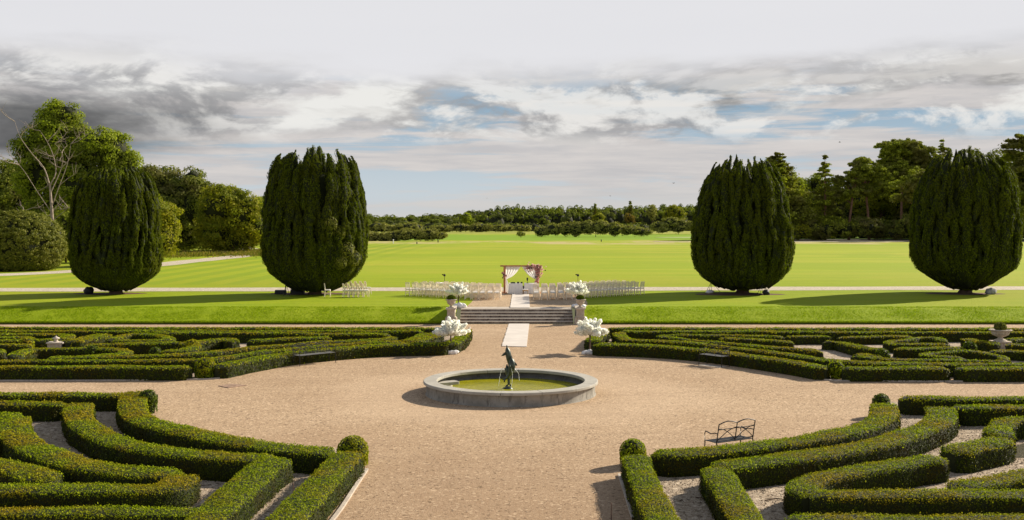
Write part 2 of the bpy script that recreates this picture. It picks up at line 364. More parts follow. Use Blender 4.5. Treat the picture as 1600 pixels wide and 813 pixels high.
M['verge'] = leaf_mat('dry_grass_blades', [(0.16, 0.15, 0.03), (0.30, 0.22, 0.09), (0.12, 0.15, 0.02)], None, 0.3, 0.8, 0.3)
M['petal'] = leaf_mat('white_petals', [(0.82, 0.82, 0.79), (0.84, 0.84, 0.83), (0.82, 0.83, 0.77)], None, 1, 0.8, 0.66, 0.1, 1.25, tint=(1, 1, .99))
M['pink'] = leaf_mat('pink_petals', [(0.75, 0.42, 0.40), (0.80, 0.62, 0.56), (0.45, 0.14, 0.17), (0.80, 0.76, 0.72)], None, 1, 0.7, 0.6, 0.1, 1.2, tint=(1, .97, .97))
M['dark_leaf'] = leaf_mat('dark_foliage', [(0.03, 0.04, 0.025), (0.05, 0.06, 0.03)], None, 1, 0.6, 0.1)

def water_mat():
    m, t, p, o = new_mat('green_pond_water'); v = position(t)
    n = t.noise(v, 1.3, 5, 0.65); r = t.noise(v, 16, 4, 0.6)
    c = t.mix(t.step(n, 0.35, 0.65), (0.26, 0.25, 0.004), (0.36, 0.33, 0.008))
    t.put(p.inputs['Base Color'], c); p.inputs['Roughness'].default_value = 0.10; p.inputs['IOR'].default_value = 1.33
    p.inputs['Specular IOR Level'].default_value = 0.22
    t.put(p.inputs['Normal'], t.bump(r, 0.6, 0.03))
    return m
M['water'] = water_mat()
# ------------------------------------------------------------------ camera, sky, sun
cam = bpy.data.cameras.new('camera'); co = bpy.data.objects.new('camera', cam); C.objects.link(co)
co.location = (0, 0, CAMH); co.rotation_euler = (R(90), 0, 0)
cam.sensor_width = 36; cam.lens = 36 * F / 1600; cam.shift_y = -(406.5 - HY) / 1600; cam.clip_start = 0.5; cam.clip_end = 12000
sc.camera = co
SUN_EL = 28.0; SUN_DIR = np.array([0.82, 0.57])
az = math.atan2(SUN_DIR[0], SUN_DIR[1])                       # clockwise from +Y
sd = bpy.data.lights.new('sun', 'SUN'); so = bpy.data.objects.new('sun', sd); C.objects.link(so)
sd.energy = 5.0; sd.angle = R(0.5); sd.color = (1.0, 0.89, 0.72)
so.rotation_euler = (R(90 - SUN_EL), 0, -az + math.pi)
sc.view_settings.view_transform = 'Standard'; sc.view_settings.look = 'None'; sc.view_settings.gamma = 1
sc.view_settings.use_curve_mapping = False
EXPO = 0.72
sc.view_settings.exposure = EXPO

def world():
    w = bpy.data.worlds.new('World'); sc.world = w; w.use_nodes = True
    t = NT(w.node_tree); t.n.clear()
    out = t.new('ShaderNodeOutputWorld'); bg = t.new('ShaderNodeBackground'); t.l.new(bg.outputs[0], out.inputs[0])
    STR = 0.05; bg.inputs[1].default_value = STR
    sky = t.new('ShaderNodeTexSky', sky_type='NISHITA'); sky.sun_disc = False
    sky.sun_elevation = R(SUN_EL); sky.sun_rotation = az; sky.air_density = 1.0; sky.dust_density = 0.6; sky.ozone_density = 1.5
    K = 1.0 / (STR * 2 ** EXPO)
    def col(r, g, b):                                             # an sRGB tone seen in the cloud -> light it sends
        f = lambda x: ((x / 255 + 0.055) / 1.055) ** 2.4 if x > 10 else x / 255 / 12.92
        return (f(r) * K, f(g) * K, f(b) * K)
    v = t.new('ShaderNodeTexCoord').outputs['Generated']
    s = t.new('ShaderNodeSeparateXYZ'); t.l.new(v, s.inputs[0]); X, Y, Z = s.outputs
    # --- blue showing through thin high cloud
    n1 = t.noise(t.scale(v, (2.6, 2.6, 38), (3.1, 0, 0.35)), 1.0, 7, 0.60, 0.6)
    n2 = t.noise(t.scale(v, (7, 7, 95)), 1.0, 6, 0.62, 0.3)
    st = t.math('ADD', t.math('MULTIPLY', n1, 0.68), t.math('MULTIPLY', n2, 0.32))
    blue = t.mix(t.step(Z, 0.02, 0.13), col(198, 208, 214), col(140, 172, 196))
    nish = blue
    thin = t.mix(t.step(n2, 0.35, 0.65), col(196, 194, 195), col(214, 209, 206))
    thin = t.mix(t.step(Z, 0.05, 0.0), thin, col(206, 205, 203))
    gap = t.math('MULTIPLY', t.step(st, 0.530, 0.445), t.math('MULTIPLY', t.step(Z, 0.000, 0.030), t.step(Z, 0.150, 0.105)))
    c = t.mix(gap, thin, nish)
    # --- heavier heaped cloud above, with grey bases and bright tops
    def cum(seed, scx, scz, lo, hi, z0, z1, z2, z3, dark, light, c, amt=1.0):
        q = t.scale(v, (scx, scx, scz), seed)
        a = t.noise(q, 1.0, 9, 0.60, 0.35)
        up = t.noise(t.scale(v, (scx, scx, scz), (seed[0] + 0.02, seed[1], seed[2] + 0.42)), 1.0, 7, 0.58, 0.35)   # same field, a little higher
        m = t.math('MULTIPLY', t.step(a, lo, hi), t.math('MULTIPLY', t.step(Z, z0, z1), t.step(Z, z3, z2)))
        sh = t.step(t.math('SUBTRACT', a, up), -0.07, 0.08)
        return t.mix(t.math('MULTIPLY', m, amt), c, t.mix(sh, dark, light))
    c = cum((5.2, 1.0, 0.2), 5.0, 14, 0.45, 0.56, 0.066, 0.092, 0.17, 0.22, col(176, 175, 175), col(236, 235, 231), c)
    c = cum((1.7, 4.0, 2.2), 9, 22, 0.47, 0.56, 0.066, 0.090, 0.135, 0.16, col(158, 158, 160), col(236, 234, 230), c, 0.85)
    c = cum((8.7, 2.0, 5.2), 5, 22, 0.50, 0.60, 0.090, 0.110, 0.14, 0.160, col(138, 137, 136), col(208, 205, 201), c, 0.8)
    # --- the bright even veil at the top of the view
    n4 = t.noise(t.scale(v, (2, 2, 10)), 1.0, 5, 0.6)
    zz = t.math('ADD', Z, t.math('MULTIPLY', t.math('SUBTRACT', n4, 0.5), 0.10))
    c = t.mix(t.step(zz, 0.118, 0.158), c, t.mix(n4, col(224, 224, 228), col(231, 231, 234)))
    # --- one dark rain cloud low on the left
    dx = t.math('ADD', X, t.math('MULTIPLY', t.math('SUBTRACT', t.noise(t.scale(v, (6, 6, 20)), 1.0, 7, 0.6), 0.5), 0.22))
    dz = t.math('ADD', Z, t.math('MULTIPLY', t.math('SUBTRACT', n1, 0.5), 0.03))
    dk = t.math('MULTIPLY', t.math('MULTIPLY', t.step(dx, -0.22, -0.38), t.step(dz, 0.048, 0.068)), t.math('MULTIPLY', t.step(dz, 0.126, 0.094), t.step(Y, 0.2, 0.5)))
    c = t.mix(t.math('MULTIPLY', dk, 0.92), c, t.mix(t.step(t.noise(t.scale(v, (9, 9, 16)), 1.0, 5, 0.6), 0.3, 0.7), col(66, 68, 70), col(108, 108, 109)))
    # --- overhead it opens to clear sky
    c = t.mix(t.step(Z, 0.22, 0.40), c, t.mix(0.72, c, sky.outputs[0]))
    c = t.mix(t.step(Z, 0.0, -0.03), c, col(120, 120, 90))
    t.l.new(c, bg.inputs[0])
world()

# ------------------------------------------------------------------ ground
def sheet(name, poly, z, mat, kind='structure', **kw):
    b = MB(); P = [(p[0], p[1], z) for p in poly]; b.add(P, [tuple(range(len(P)))])
    return tag(b.build(name, mat), kind=kind, **kw)
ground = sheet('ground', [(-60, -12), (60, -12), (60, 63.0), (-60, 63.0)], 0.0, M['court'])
SX0, SX1, SY0 = -3.02, 3.56, 63.1                                   # the flight of steps

def lawn():
    rows = [(62.80, -0.05), (62.82, 0.15), (63.1, 0.20), (63.5, 0.29), (64.0, 0.41), (64.5, 0.53), (65.0, 0.635), (65.4, 0.70), (65.8, 0.738), (66.3, 0.75)]
    Ys = [66.3, 67.5, 69, 71, 74, 78, 82, 90, 100, 115, 135, 165, 200, 240, 290, 350, 430, 520, 650, 850, 1300, 2500, 9000]
    rows += [(y, TZ + 0.0) for y in Ys[1:]]
    Xs = np.unique(np.concatenate([[-9000, -3000, -1200, -600, -300, -150, -90, 90, 150, 300, 600, 1200, 3000, 9000], np.linspace(-60, 60, 121), [SX0 - .28, SX1 + .28]]))
    b = MB(); V = []; nx = len(Xs)
    for (y, z) in rows:
        for x in Xs:
            w = 0.02 * math.sin(x * 1.3) + 0.015 * math.sin(x * 3.1 + 1) if 62.9 < y < 66 else 0
            zz = z + w
            if y > 400: zz += 0.5 * (0.5 + 0.5 * math.sin(x * 0.017 + y * 0.01)) * min(1, (y - 400) / 100)
            V.append((x, y, zz))
    f = []
    for i in range(len(rows) - 1):
        for j in range(nx - 1):
            if rows[i + 1][0] <= 66.31 and SX0 - .3 < (Xs[j] + Xs[j + 1]) / 2 < SX1 + .3: continue
            f.append((i * nx + j, i * nx + j + 1, (i + 1) * nx + j + 1, (i + 1) * nx + j))
    b.add(V, np.array(f), 0, True)
    return tag(b.build('lawn', M['grass']), kind='structure')
lawn()
# rough grass on the bank: short blades nobody could count
def bank_blades():
    b = MB(); n = 90000
    x = rng.uniform(-38, 38, n); y = rng.uniform(62.82, 66.2, n)
    ok = ~((x > SX0 - .35) & (x < SX1 + .35)); x, y = x[ok], y[ok]
    z = np.interp(y, [62.8, 63.1, 64, 65, 65.8, 66.3], [0.14, 0.2, 0.41, 0.635, 0.738, 0.75])
    keep = lump(np.stack([x, y, x * 0], 1), 1.5) > rng.uniform(-0.9, 0.6, len(x))
    P = np.stack([x, y, z + 0.02], 1)[keep]
    b.leaves(P, np.tile([0.0, -0.8, 0.5], (len(P), 1)), 0.075, 0, 0.6, 0.35, up=(0, 0, 1))
    n = 9000; x = rng.uniform(-38, 38, n); x = x[~((x > SX0 - .3) & (x < SX1 + .3))]
    P = np.stack([x, rng.uniform(62.76, 62.84, len(x)), rng.uniform(0.10, 0.19, len(x))], 1)
    b.leaves(P, np.tile([0.0, -1, 0.3], (len(P), 1)), 0.09, 0, 0.5, 0.35, up=(0, -.3, -1))
    return tag(b.build('grass_tufts', M['blade']), kind='stuff')
bank_blades()
# gravel walk from the head of the steps to the path, and the path across the lawn
sheet('gravel_walk', [(-3.2, 64.4), (4.6, 66.3), (4.75, 81.6), (-2.75, 81.6), (-3.0, 66.4)][:1] and
      [(-3.28, 66.2), (3.84, 66.2), (4.62, 66.9), (4.85, 70), (4.95, 82.2), (-2.5, 82.2), (-2.6, 70), (-2.75, 66.9)], TZ + 0.006, M['walk'])
def band(name, c, w, z, mat):
    P = smooth_line(c, 2.0); T = np.gradient(P, axis=0); T /= np.linalg.norm(T, axis=1)[:, None]
    Nn = np.stack([-T[:, 1], T[:, 0], T[:, 2] * 0], 1)
    wv = (w / 2 * (1 + 0.06 * np.sin(np.arange(len(P)) * 0.9)))[:, None]
    V = np.vstack([P - Nn * wv, P + Nn * wv]); V[:, 2] = z; n = len(P)
    b = MB(); b.add(V, np.array([(i, i + 1, n + i + 1, n + i) for i in range(n - 1)])); return tag(b.build(name, mat), kind='structure')
band('path', [(-120, 82.6, 0), (-50, 83.2, 0), (0, 84.2, 0), (50, 85.8, 0), (140, 88, 0)], 4.6, TZ + 0.010, M['path'])
band('drive', [(-110, 92, 0), (-70, 98, 0), (-52, 106, 0), (-45, 122, 0), (-43.5, 143, 0), (-44, 186, 0), (-60, 240, 0)], 4.6, TZ + 0.016, M['path'])
band('estate_road', [(40, 305, 0), (80, 306, 0), (140, 308, 0), (260, 300, 0)], 5, TZ + 0.03, M['path'])
# flat pale sheet standing in for sprinkler mist on the golf course
b = MB(); a = np.linspace(0, 2 * math.pi, 40, endpoint=False)
g0 = G(1075, 371.5, TZ); V = np.stack([g0[0] + 10 + 22 * np.cos(a), g0[1] + 18 * np.sin(a), a * 0 + TZ + 0.08], 1)
b.add(V, [tuple(range(40))]); tag(b.build('spray_patch', simple('pale_spray_green', (0.30, 0.38, 0.10), 0.9, 0.1, 0.1)), kind='structure')

# pale gravel of the four parterre beds
def bed(pts):
    P = [G(*p)[:2] for p in pts]
    sheet('gravel_bed', P, 0.005, M['bed'])
bed([(-420, 624), (212, 622), (226, 655), (300, 685), (430, 704), (545, 700), (560, 720), (480, 850), (400, 1010), (-900, 1010)])
bed([(1390, 628), (2000, 628), (2600, 1010), (1085, 1010), (1022, 850), (985, 730), (1000, 715), (1200, 702), (1340, 672), (1385, 645)])
bed([(-500, 592), (322, 590), (400, 573), (520, 556), (640, 549), (708, 545), (728, 517), (728, 514), (-500, 514)])
bed([(1960, 592), (1298, 590), (1200, 574), (1120, 564), (1040, 556), (925, 549), (935, 530), (942, 514), (1960, 514)])
sheet('turf', [G(*p)[:2] for p in [(1572, 716), (1578, 700), (1610, 690), (1700, 690), (1700, 716)]], 0.010, M['grass'])
for k, (px, py, rx, ry) in enumerate([(170, 459, 2.6, 1.3), (480, 459, 2.9, 1.4), (1150, 460, 3.2, 1.5), (1505, 459, 2.8, 1.4)]):
    c = G(px, py, TZ); a = np.linspace(0, 2 * math.pi, 28, endpoint=False)
    sheet('bare_soil', [(c[0] + rx * math.cos(t) * (1 + .1 * math.sin(3 * t + k)), c[1] + ry * math.sin(t) * (1 + .12 * math.cos(4 * t))) for t in a], TZ + 0.004, M['soil'])

# loose pebbles on the near beds and on the court
def pebbles(name, n, region, size, mats):
    b = MB(); (x0, x1, y0, y1), test = region
    x = rng.uniform(x0, x1, n); y = y0 + (y1 - y0) * rng.uniform(0, 1, n) ** 1.2
    ok = test(x, y); x, y = x[ok], y[ok]; n = len(x)
    P = np.stack([x, y, np.full(n, 0.009)], 1); s = size * rng.uniform(0.5, 1.4, n)
    base = np.array([[1, 0, 0], [-.5, .87, 0], [-.5, -.87, 0], [0, 0, .8], [0, 0, -.3]])
    a = rng.uniform(0, 6.28, n); ca, sa = np.cos(a), np.sin(a)
    V = np.stack([base[None, :, 0] * ca[:, None] - base[None, :, 1] * sa[:, None], base[None, :, 0] * sa[:, None] + base[None, :, 1] * ca[:, None], np.repeat(base[None, :, 2], n, 0)], 2) * s[:, None, None]
    V[:, :, 2] *= rng.uniform(.6, 1.2, n)[:, None]
    V = (V + P[:, None]).reshape(-1, 3)
    f = np.array([(0, 1, 3), (1, 2, 3), (2, 0, 3)]); Fc = (f[None] + (np.arange(n) * 5)[:, None, None]).reshape(-1, 3)
    b.add(V, Fc); return tag(b.build(name, mats), kind='stuff')
M['pebble'] = leaf_mat('pebble', [(0.20, 0.15, 0.10), (0.45, 0.37, 0.28), (0.60, 0.52, 0.42), (0.33, 0.26, 0.19)], transl=0.0, rough=0.8)

sheet('shaded_woodland_floor', [(XD(1180, 306), 306), (260, 303), (420, 520), (XD(1150, 480), 480)], TZ + .02, simple('shaded_woodland_floor', (0.045, 0.04, 0.018), 0.95, 0.4, 0.5))  # dark brown floor with the shade under the trees painted into it
# ------------------------------------------------------------------ clipped box hedges
HH = 0.50
NEAR = 0
def hedge(label, pts, w=0.72, h=HH, sharp=False, dens=None, group=None, top='box_top_lit', side='box_side_shaded', irregular=0.03):
    W = [G(px, py, h) for px, py in pts]
    P = (corner_line if sharp else smooth_line)(W, 0.22)
    for _ in range(3):                                             # ease the corners
        P[1:-1] = P[1:-1] * 0.5 + (P[:-2] + P[2:]) * 0.25
    P = corner_line(P, 0.2); d = np.linalg.norm(np.diff(P, axis=0), axis=1); keep = np.concatenate([[True], d > 1e-4]); P = P[keep]
    # drop points outside a generous view region
    T = np.gradient(P, axis=0); T[:, 2] = 0; T /= np.linalg.norm(T, axis=1)[:, None] + 1e-9
    Nn = np.stack([-T[:, 1], T[:, 0], T[:, 0] * 0], 1)
    hw = w / 2; r = 0.055
    sec = np.array([(-hw - .01, 0.0), (-hw - .02, h * .35), (-hw, h * .7), (-hw + r * .25, h - r * .5), (-hw + r, h - .01), (-hw * .35, h + .01), (hw * .35, h + .01),
                    (hw - r, h - .01), (hw - r * .25, h - r * .5), (hw, h * .7), (hw + .02, h * .35), (hw + .01, 0.0)])
    s = np.concatenate([[0], np.cumsum(np.linalg.norm(np.diff(P, axis=0), axis=1))]); L = s[-1]
    def rings(shrink):
        e = np.clip(np.minimum(s, L - s) / 0.22, 0, 1); k = np.sqrt(1 - (1 - e) ** 2) * 0.75 + 0.25
        k = np.maximum(k, 0.02) - shrink
        off = sec[None, :, 0] * k[:, None]; zz = sec[None, :, 1] * (1 - (1 - np.clip(k + shrink, 0, 1)) * 0.25)[:, None] * (1 - shrink * .6)
        V = P[:, None, :] * np.array([1, 1, 0]) + Nn[:, None] * off[..., None]; V[..., 2] = zz
        q = lump(V * np.array([1, 1, 1.2]), 1.7) * irregular + lump(V, 6.0) * 0.012 + lump(V * np.array([1, 1, .3]), 0.6) * irregular
        out = Nn[:, None] * np.sign(sec[:, 0])[None, :, None] * 0.9; out = out + np.array([0, 0, 1]) * (sec[:, 1] > h * .8)[None, :, None] * 0.8
        V = V + out * q[..., None]; V[..., 2] = np.maximum(V[..., 2], 0.0)
        return V
    V = rings(0.06); n, m = V.shape[:2]; b = MB()
    idx = np.array([(i * m + j, i * m + j + 1, (i + 1) * m + j + 1, (i + 1) * m + j) for i in range(n - 1) for j in range(m - 1)])
    b.add(V.reshape(-1, 3), idx, 2, True); b.add(V[0], [tuple(range(m))], 2); b.add(V[-1], [tuple(range(m))[::-1]], 2)
    V = rings(0.0)
    A, B_, Cc, D = V[:-1, :-1], V[1:, :-1], V[1:, 1:], V[:-1, 1:]
    cr = np.cross((B_ - A), (D - A)); area = np.linalg.norm(cr, axis=2) + 1e-9; nrm = cr / area[..., None]
    mid = (A + Cc) / 2; outward = mid - np.concatenate([P[:-1, :2], np.full((n - 1, 1), h * .4)], 1)[:, None]
    nrm *= np.sign((nrm * outward).sum(2))[..., None] + 1e-9
    area = area.ravel(); dist = np.linalg.norm(mid.reshape(-1, 3)[:, :2], axis=1)
    lf = np.clip(0.00135 * dist, 0.030, 0.070)                        # leaf clusters coarsen where they are only a pixel
    den = (1.45 / lf ** 2)
    ymask = mid.reshape(-1, 3)[:, 1] > 12
    pr = area * den * ymask; N = int(pr.sum())
    ci = rng.choice(len(pr), N, p=pr / pr.sum()); u, v = rng.uniform(0, 1, (2, N, 1))
    fa, fb, fc, fd = [q.reshape(-1, 3)[ci] for q in (A, B_, Cc, D)]
    Q = fa * (1 - u) * (1 - v) + fb * u * (1 - v) + fc * u * v + fd * (1 - u) * v
    nn = nrm.reshape(-1, 3)[ci]; Q = Q + nn * rng.normal(0.003, 1, (N, 1)) * np.where(Q[:, 1:2] > 36, .009, .015); Q[:, 2] = np.maximum(Q[:, 2], 0.015)
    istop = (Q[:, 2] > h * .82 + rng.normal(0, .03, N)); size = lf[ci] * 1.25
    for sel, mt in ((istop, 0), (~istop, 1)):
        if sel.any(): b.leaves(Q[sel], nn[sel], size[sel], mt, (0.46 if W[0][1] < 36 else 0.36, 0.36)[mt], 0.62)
    # a few long shoots standing proud
    k = max(4, int(L * (14 if W[0][1] < 36 else 3))); ii = rng.choice(N, min(k, N)); Q2 = Q[ii] + nn[ii] * rng.uniform(0.02, 0.06, (len(ii), 1))
    b.leaves(Q2, nn[ii], size[ii] * 1.2, 0, 0.6, 0.4, up=(0, 0, 1))
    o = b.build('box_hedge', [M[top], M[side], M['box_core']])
    return tag(o, label, 'hedge', group)

def ball(label, px, py, rad, h, group=None, name='box_ball', squash=1.0, base=None, mat='box_green', leaf=None):
    c = G(px, py, h); z0 = 0.0 if base is None else base
    b = MB(); b.blob((0, 0, h - z0), (rad * .92, rad * .92, rad * squash * .92), 1, 16, 10, 0.02)
    if base is None: b.lathe([(rad * .7, 0), (rad * .8, h * .6), (rad * .6, h)], (0, 0, 0), 14, 1)
    lf = leaf or max(0.036, 0.0017 * c[1]); n = int(4 * math.pi * rad * rad * 1.7 / lf ** 2)
    D = rng.normal(0, 1, (n, 3)); D /= np.linalg.norm(D, axis=1)[:, None]
    Pq = D * np.array([rad, rad, rad * squash]) * (1 + 0.04 * lump(D, 3))[:, None] + np.array([0, 0, h - z0])
    Pq[:, 2] = np.maximum(Pq[:, 2], 0.02); b.leaves(Pq, D, lf * 1.25, 0, 0.55, 0.62)
    if base is None:
        n2 = int(n * .6); a = rng.uniform(0, 6.28, n2); z = rng.uniform(0.02, h, n2); D2 = np.stack([np.cos(a), np.sin(a), a * 0], 1)
        b.leaves(D2 * rad * .95 + np.stack([a * 0, a * 0, z], 1), D2, lf * 1.25, 0, .5, .62)
    o = b.build(name, [M[mat], M['box_core']], loc=(c[0], c[1], z0))
    return tag(o, label, 'topiary', group)

g = 'box hedges of the near left parterre'
hedge('straight box hedge along the gravel path at the back of the near left parterre', [(-150, 616), (60, 616), (198, 616)], .62, group=g, sharp=True)
hedge('curved box hedge edging the gravel court in the near left parterre', [(214, 611), (208, 622), (207, 638), (224, 654), (262, 666), (300, 675), (350, 684.5), (396, 692), (454, 699), (520, 705)], .8, group=g)
hedge('straight box hedge slanting down to the photo bottom beside the court, left of centre', [(548, 704), (520, 732), (484, 770), (442, 813), (386, 870)], 0.66, group=g, sharp=True)
hedge('second curved box hedge in from the court, near left parterre, with a hooked corner', [(-140, 630), (104, 630)], .62, group=g, sharp=True)
hedge('long curved box hedge running to a sharp corner, second from the court at left', [(126, 629), (122, 645), (133, 662), (160, 678), (190, 691), (250, 701), (300, 707.5), (380, 714), (436, 715)], .8, group=g)
hedge('short slanting box hedge from the sharp corner towards the photo bottom, near left', [(438, 713), (417, 724), (380, 756), (341, 790), (300, 826)], 0.76, group=g, sharp=True)
hedge('straight box hedge along the very bottom left of the photo', [(-150, 798), (100, 797), (330, 797)], .6, group=g, sharp=True)
hedge('stubby box hedge end at the left photo edge, below the back rows', [(-90, 650), (36, 649)], .95, group=g, sharp=True)
hedge('third curved box hedge from the court in the near left parterre', [(24, 650), (22, 670), (40, 690), (78, 709), (127, 724), (180, 733), (240, 738), (288, 737)], .82, group=g)
hedge('lower straight box hedge meeting the third curve, near left parterre', [(-150, 765), (60, 763), (244, 762), (264, 760), (290, 740)], .74, group=g, sharp=True)
hedge('blunt box hedge wedge poking in from the left photo edge, near bottom', [(-120, 704), (0, 725), (38, 733), (74, 748)], .8, group=g, sharp=True)
hedge('low box hedge stub joining the third curve at the left photo edge', [(-90, 680), (14, 682)], .66, group=g, sharp=True)
ball('clipped box ball at the top end of the near left curved hedge', 231, 624, .29, .42)
ball('clipped box ball on the hedge corner left of the central gravel walk', 551, 706, .38, .32, mat='box_top_lit')

g = 'box hedges of the near right parterre'
hedge('straight box hedge along the gravel path at the back of the near right parterre', [(1404, 621), (1500, 622), (1780, 623)], .62, group=g, sharp=True)
hedge('curved box hedge edging the gravel court behind the black bench', [(1379, 629), (1383, 643.5), (1369, 657), (1336, 669), (1295, 678), (1253, 685.5), (1204, 691.5), (1146, 699), (1084, 705), (1018, 708)], .74, group=g)
hedge('straight box hedge slanting down to the photo bottom, right of the central walk', [(992, 710), (1007, 749), (1022, 784), (1039, 815), (1060, 866)], 0.62, group=g, sharp=True)
hedge('second straight box hedge of the near right parterre, meeting the widest curve', [(1486, 636), (1600, 636), (1780, 637)], 0.66, group=g, sharp=True)
hedge('second curved box hedge from the court, near right parterre', [(1468, 635), (1472, 648), (1452, 663), (1414, 677), (1377, 689), (1336, 697.5), (1286, 706), (1229, 714), (1171, 721), (1115, 728)], .8, group=g)
hedge('slanting box hedge from the second curve down to the photo bottom, near right', [(1116, 728), (1130, 751), (1142, 771), (1158, 796), (1175, 825), (1190, 852)], 0.64, group=g, sharp=True)
hedge('box hedge clump reaching the right photo edge above the grass patch', [(1780, 652), (1600, 654), (1575, 656), (1560, 664), (1562, 680)], .66, group=g, irregular=.05)
hedge('short bumpy box hedge joining the clump and the third curve at right', [(1562, 683), (1552, 691), (1520, 697), (1486, 705)], .72, group=g, irregular=.06)
hedge('third curved box hedge from the court, near right parterre', [(1476, 713), (1435, 718), (1386, 726), (1336, 734), (1291, 742), (1258, 751), (1250, 762), (1262, 772)], 0.66, group=g)
hedge('straight box hedge running right from the third curve to the photo edge', [(1264, 772), (1330, 772), (1450, 772), (1800, 771)], 0.6, group=g, sharp=True)
hedge('tapering box hedge below the grass patch at the right photo edge', [(1489, 760), (1538, 751), (1600, 740), (1760, 712)], .66, group=g)
hedge('straight box hedge along the very bottom right of the photo', [(1222, 810), (1400, 810), (1900, 809)], .6, group=g, sharp=True)
ball('clipped box ball at the top end of the near right curved hedge', 1377, 629, .26, .42)
ball('clipped box ball on the hedge corner right of the central gravel walk', 989, 707, .32, .32, mat='box_top_lit')

g = 'box hedges of the far left parterre'
hedge('straight box hedge facing the court at the front of the far left parterre', [(-140, 572), (100, 572), (300, 572)], .75, group=g, sharp=True)
hedge('front box hedge of the far left parterre behind the long bench', [(338, 571), (400, 559), (450, 551), (520, 544), (600, 538.5), (700, 536.5)], .75, group=g)
hedge('short box hedge end beside the lower left blossom tree', [(700, 536.5), (718, 527), (727, 514)], .72, group=g)
hedge('rearmost box hedge of the far left parterre, under the grass bank', [(-140, 512), (300, 512), (690, 512.5)], .62, group=g, sharp=True)
hedge('second rearmost box hedge of the far left parterre', [(-140, 516.5), (300, 516.5), (662, 517)], .62, group=g, sharp=True)
hedge('thick wedge of box hedge left of the lower left blossom tree', [(678, 519.5), (664, 525), (640, 533)], 1.15, group=g)
hedge('second box hedge from the court in the far left parterre', [(-140, 563), (100, 562.5), (290, 561.5), (330, 560), (370, 554), (440, 546), (520, 538.5), (580, 535), (632, 533)], .62, group=g)
hedge('third box hedge from the court in the far left parterre', [(72, 558), (160, 556.5), (260, 554.5), (320, 551), (380, 544), (450, 538), (520, 533), (600, 529), (615, 525)], .62, group=g)
hedge('inner straight box hedge ending in a hook, right half of far left parterre', [(610, 521.5), (560, 521), (500, 521.5), (460, 520), (330, 519.5), (237, 520)], .62, group=g)
hedge('short box hedge bar alone in the far left parterre, behind the bench', [(386, 531), (440, 528.5), (518, 526)], .72, group=g, sharp=True)
hedge('box hedge curl at the far left parterre with a blunt round end', [(293, 536), (320, 531.5), (350, 528.5), (362, 529), (360, 532)], .75, group=g)
hedge('long box hedge passing behind the stone ornament, left edge', [(-140, 521.5), (40, 521), (100, 521.5), (107, 525), (90, 528.5), (40, 531.5), (-100, 534)], .66, group=g)
hedge('small curl of box hedge at the left photo edge, far parterre', [(-60, 527), (20, 526.5), (40, 525.5), (47, 529)], .62, group=g)
hedge('broad diagonal box hedge right of the stone ornament', [(106, 533), (130, 529), (164, 521.5)], 1.0, group=g, sharp=True)
hedge('oval loop of box hedge in the middle of the far left parterre', [(171, 530), (186, 525), (204, 521.5), (232, 522), (258, 525), (264, 530), (232, 532), (175, 532)], .55, group=g)
hedge('box hedge with a long dark front, right of the stone ornament', [(130, 539), (165, 537.5), (230, 536), (285, 535.5), (305, 540), (286, 546), (250, 549)], .62, group=g)
hedge('flattened loop of box hedge below the stone ornament', [(22, 556), (36, 548), (62, 544), (130, 543.5), (186, 545), (197, 550), (172, 554), (110, 556), (72, 557)], .62, group=g)
hedge('box hedge running left from behind the stone ornament at the photo edge', [(-120, 539), (10, 538.5), (48, 539)], .62, group=g)
hedge('square box hedge block at the left photo edge, far parterre', [(-60, 548), (8, 548)], .9, group=g, sharp=True)
ball('tall round box bush with bare brown twigs at the far left parterre corner', 321, 575, .40, .36, mat='box_top_lit')
ball('small clipped box ball left of the stone ornament', 41, 540, .34, .40, mat='box_top_lit')
ball('low box ball in front of the stone ornament, inside the flattened loop', 144, 550, .28, .36)
ball('low box ball between hedges left of the far left corner bush', 243, 552, .26, .36)
ball('round box bush at the end of the dark fronted hedge, far left', 300, 543.5, .36, .36, mat='box_top_lit')

g = 'box hedges of the far right parterre'
hedge('front box hedge of the far right parterre behind the small bench', [(926, 537), (1010, 539.5), (1060, 542.5), (1120, 548), (1180, 556), (1240, 564.5), (1290, 573)], .75, group=g)
hedge('front straight box hedge of the far right parterre, left of its gap', [(1316, 573.5), (1400, 573.5), (1483, 573.5)], .75, group=g, sharp=True)
hedge('front straight box hedge of the far right parterre, right of its gap', [(1491, 574), (1600, 574), (1780, 574)], .75, group=g, sharp=True)
hedge('rearmost box hedge of the far right parterre, under the grass bank', [(946, 512.5), (1200, 513), (1780, 513.5)], .62, group=g, sharp=True)
hedge('second rearmost box hedge of the far right parterre', [(968, 517), (1200, 517.5), (1780, 518.5)], .66, group=g, sharp=True)
hedge('short box hedge end beside the lower right blossom tree', [(942, 514), (936, 522), (924, 532)], .7, group=g)
hedge('second box hedge from the court turning a sharp corner, far right parterre', [(966, 519), (972, 525), (984, 530), (1020, 531.5), (1080, 535.5), (1140, 542), (1200, 548), (1250, 555), (1300, 562), (1350, 566), (1475, 567.5), (1780, 568)], .66, group=g)
hedge('hooked box hedge starting behind the small bench, far right parterre', [(1227, 525.5), (1140, 523.5), (1060, 523), (1030, 524), (1050, 527), (1100, 532), (1160, 538), (1210, 543), (1280, 546)], 0.49, h=.41, group=g)
hedge('blunt ended box hedge bar between two gravel strips, far right', [(1124, 528), (1180, 529.5), (1240, 534)], 0.60, h=.41, group=g)
hedge('short box hedge with a rusty top, left of centre in far right parterre', [(1227, 525.5), (1260, 524.5), (1300, 525)], 0.55, h=.41, group=g, sharp=True)
hedge('box hedge with a rusty top continuing to the long oval, far right parterre', [(1307, 526), (1350, 525), (1395, 524.5), (1428, 526)], 0.55, h=.41, group=g, irregular=.05)
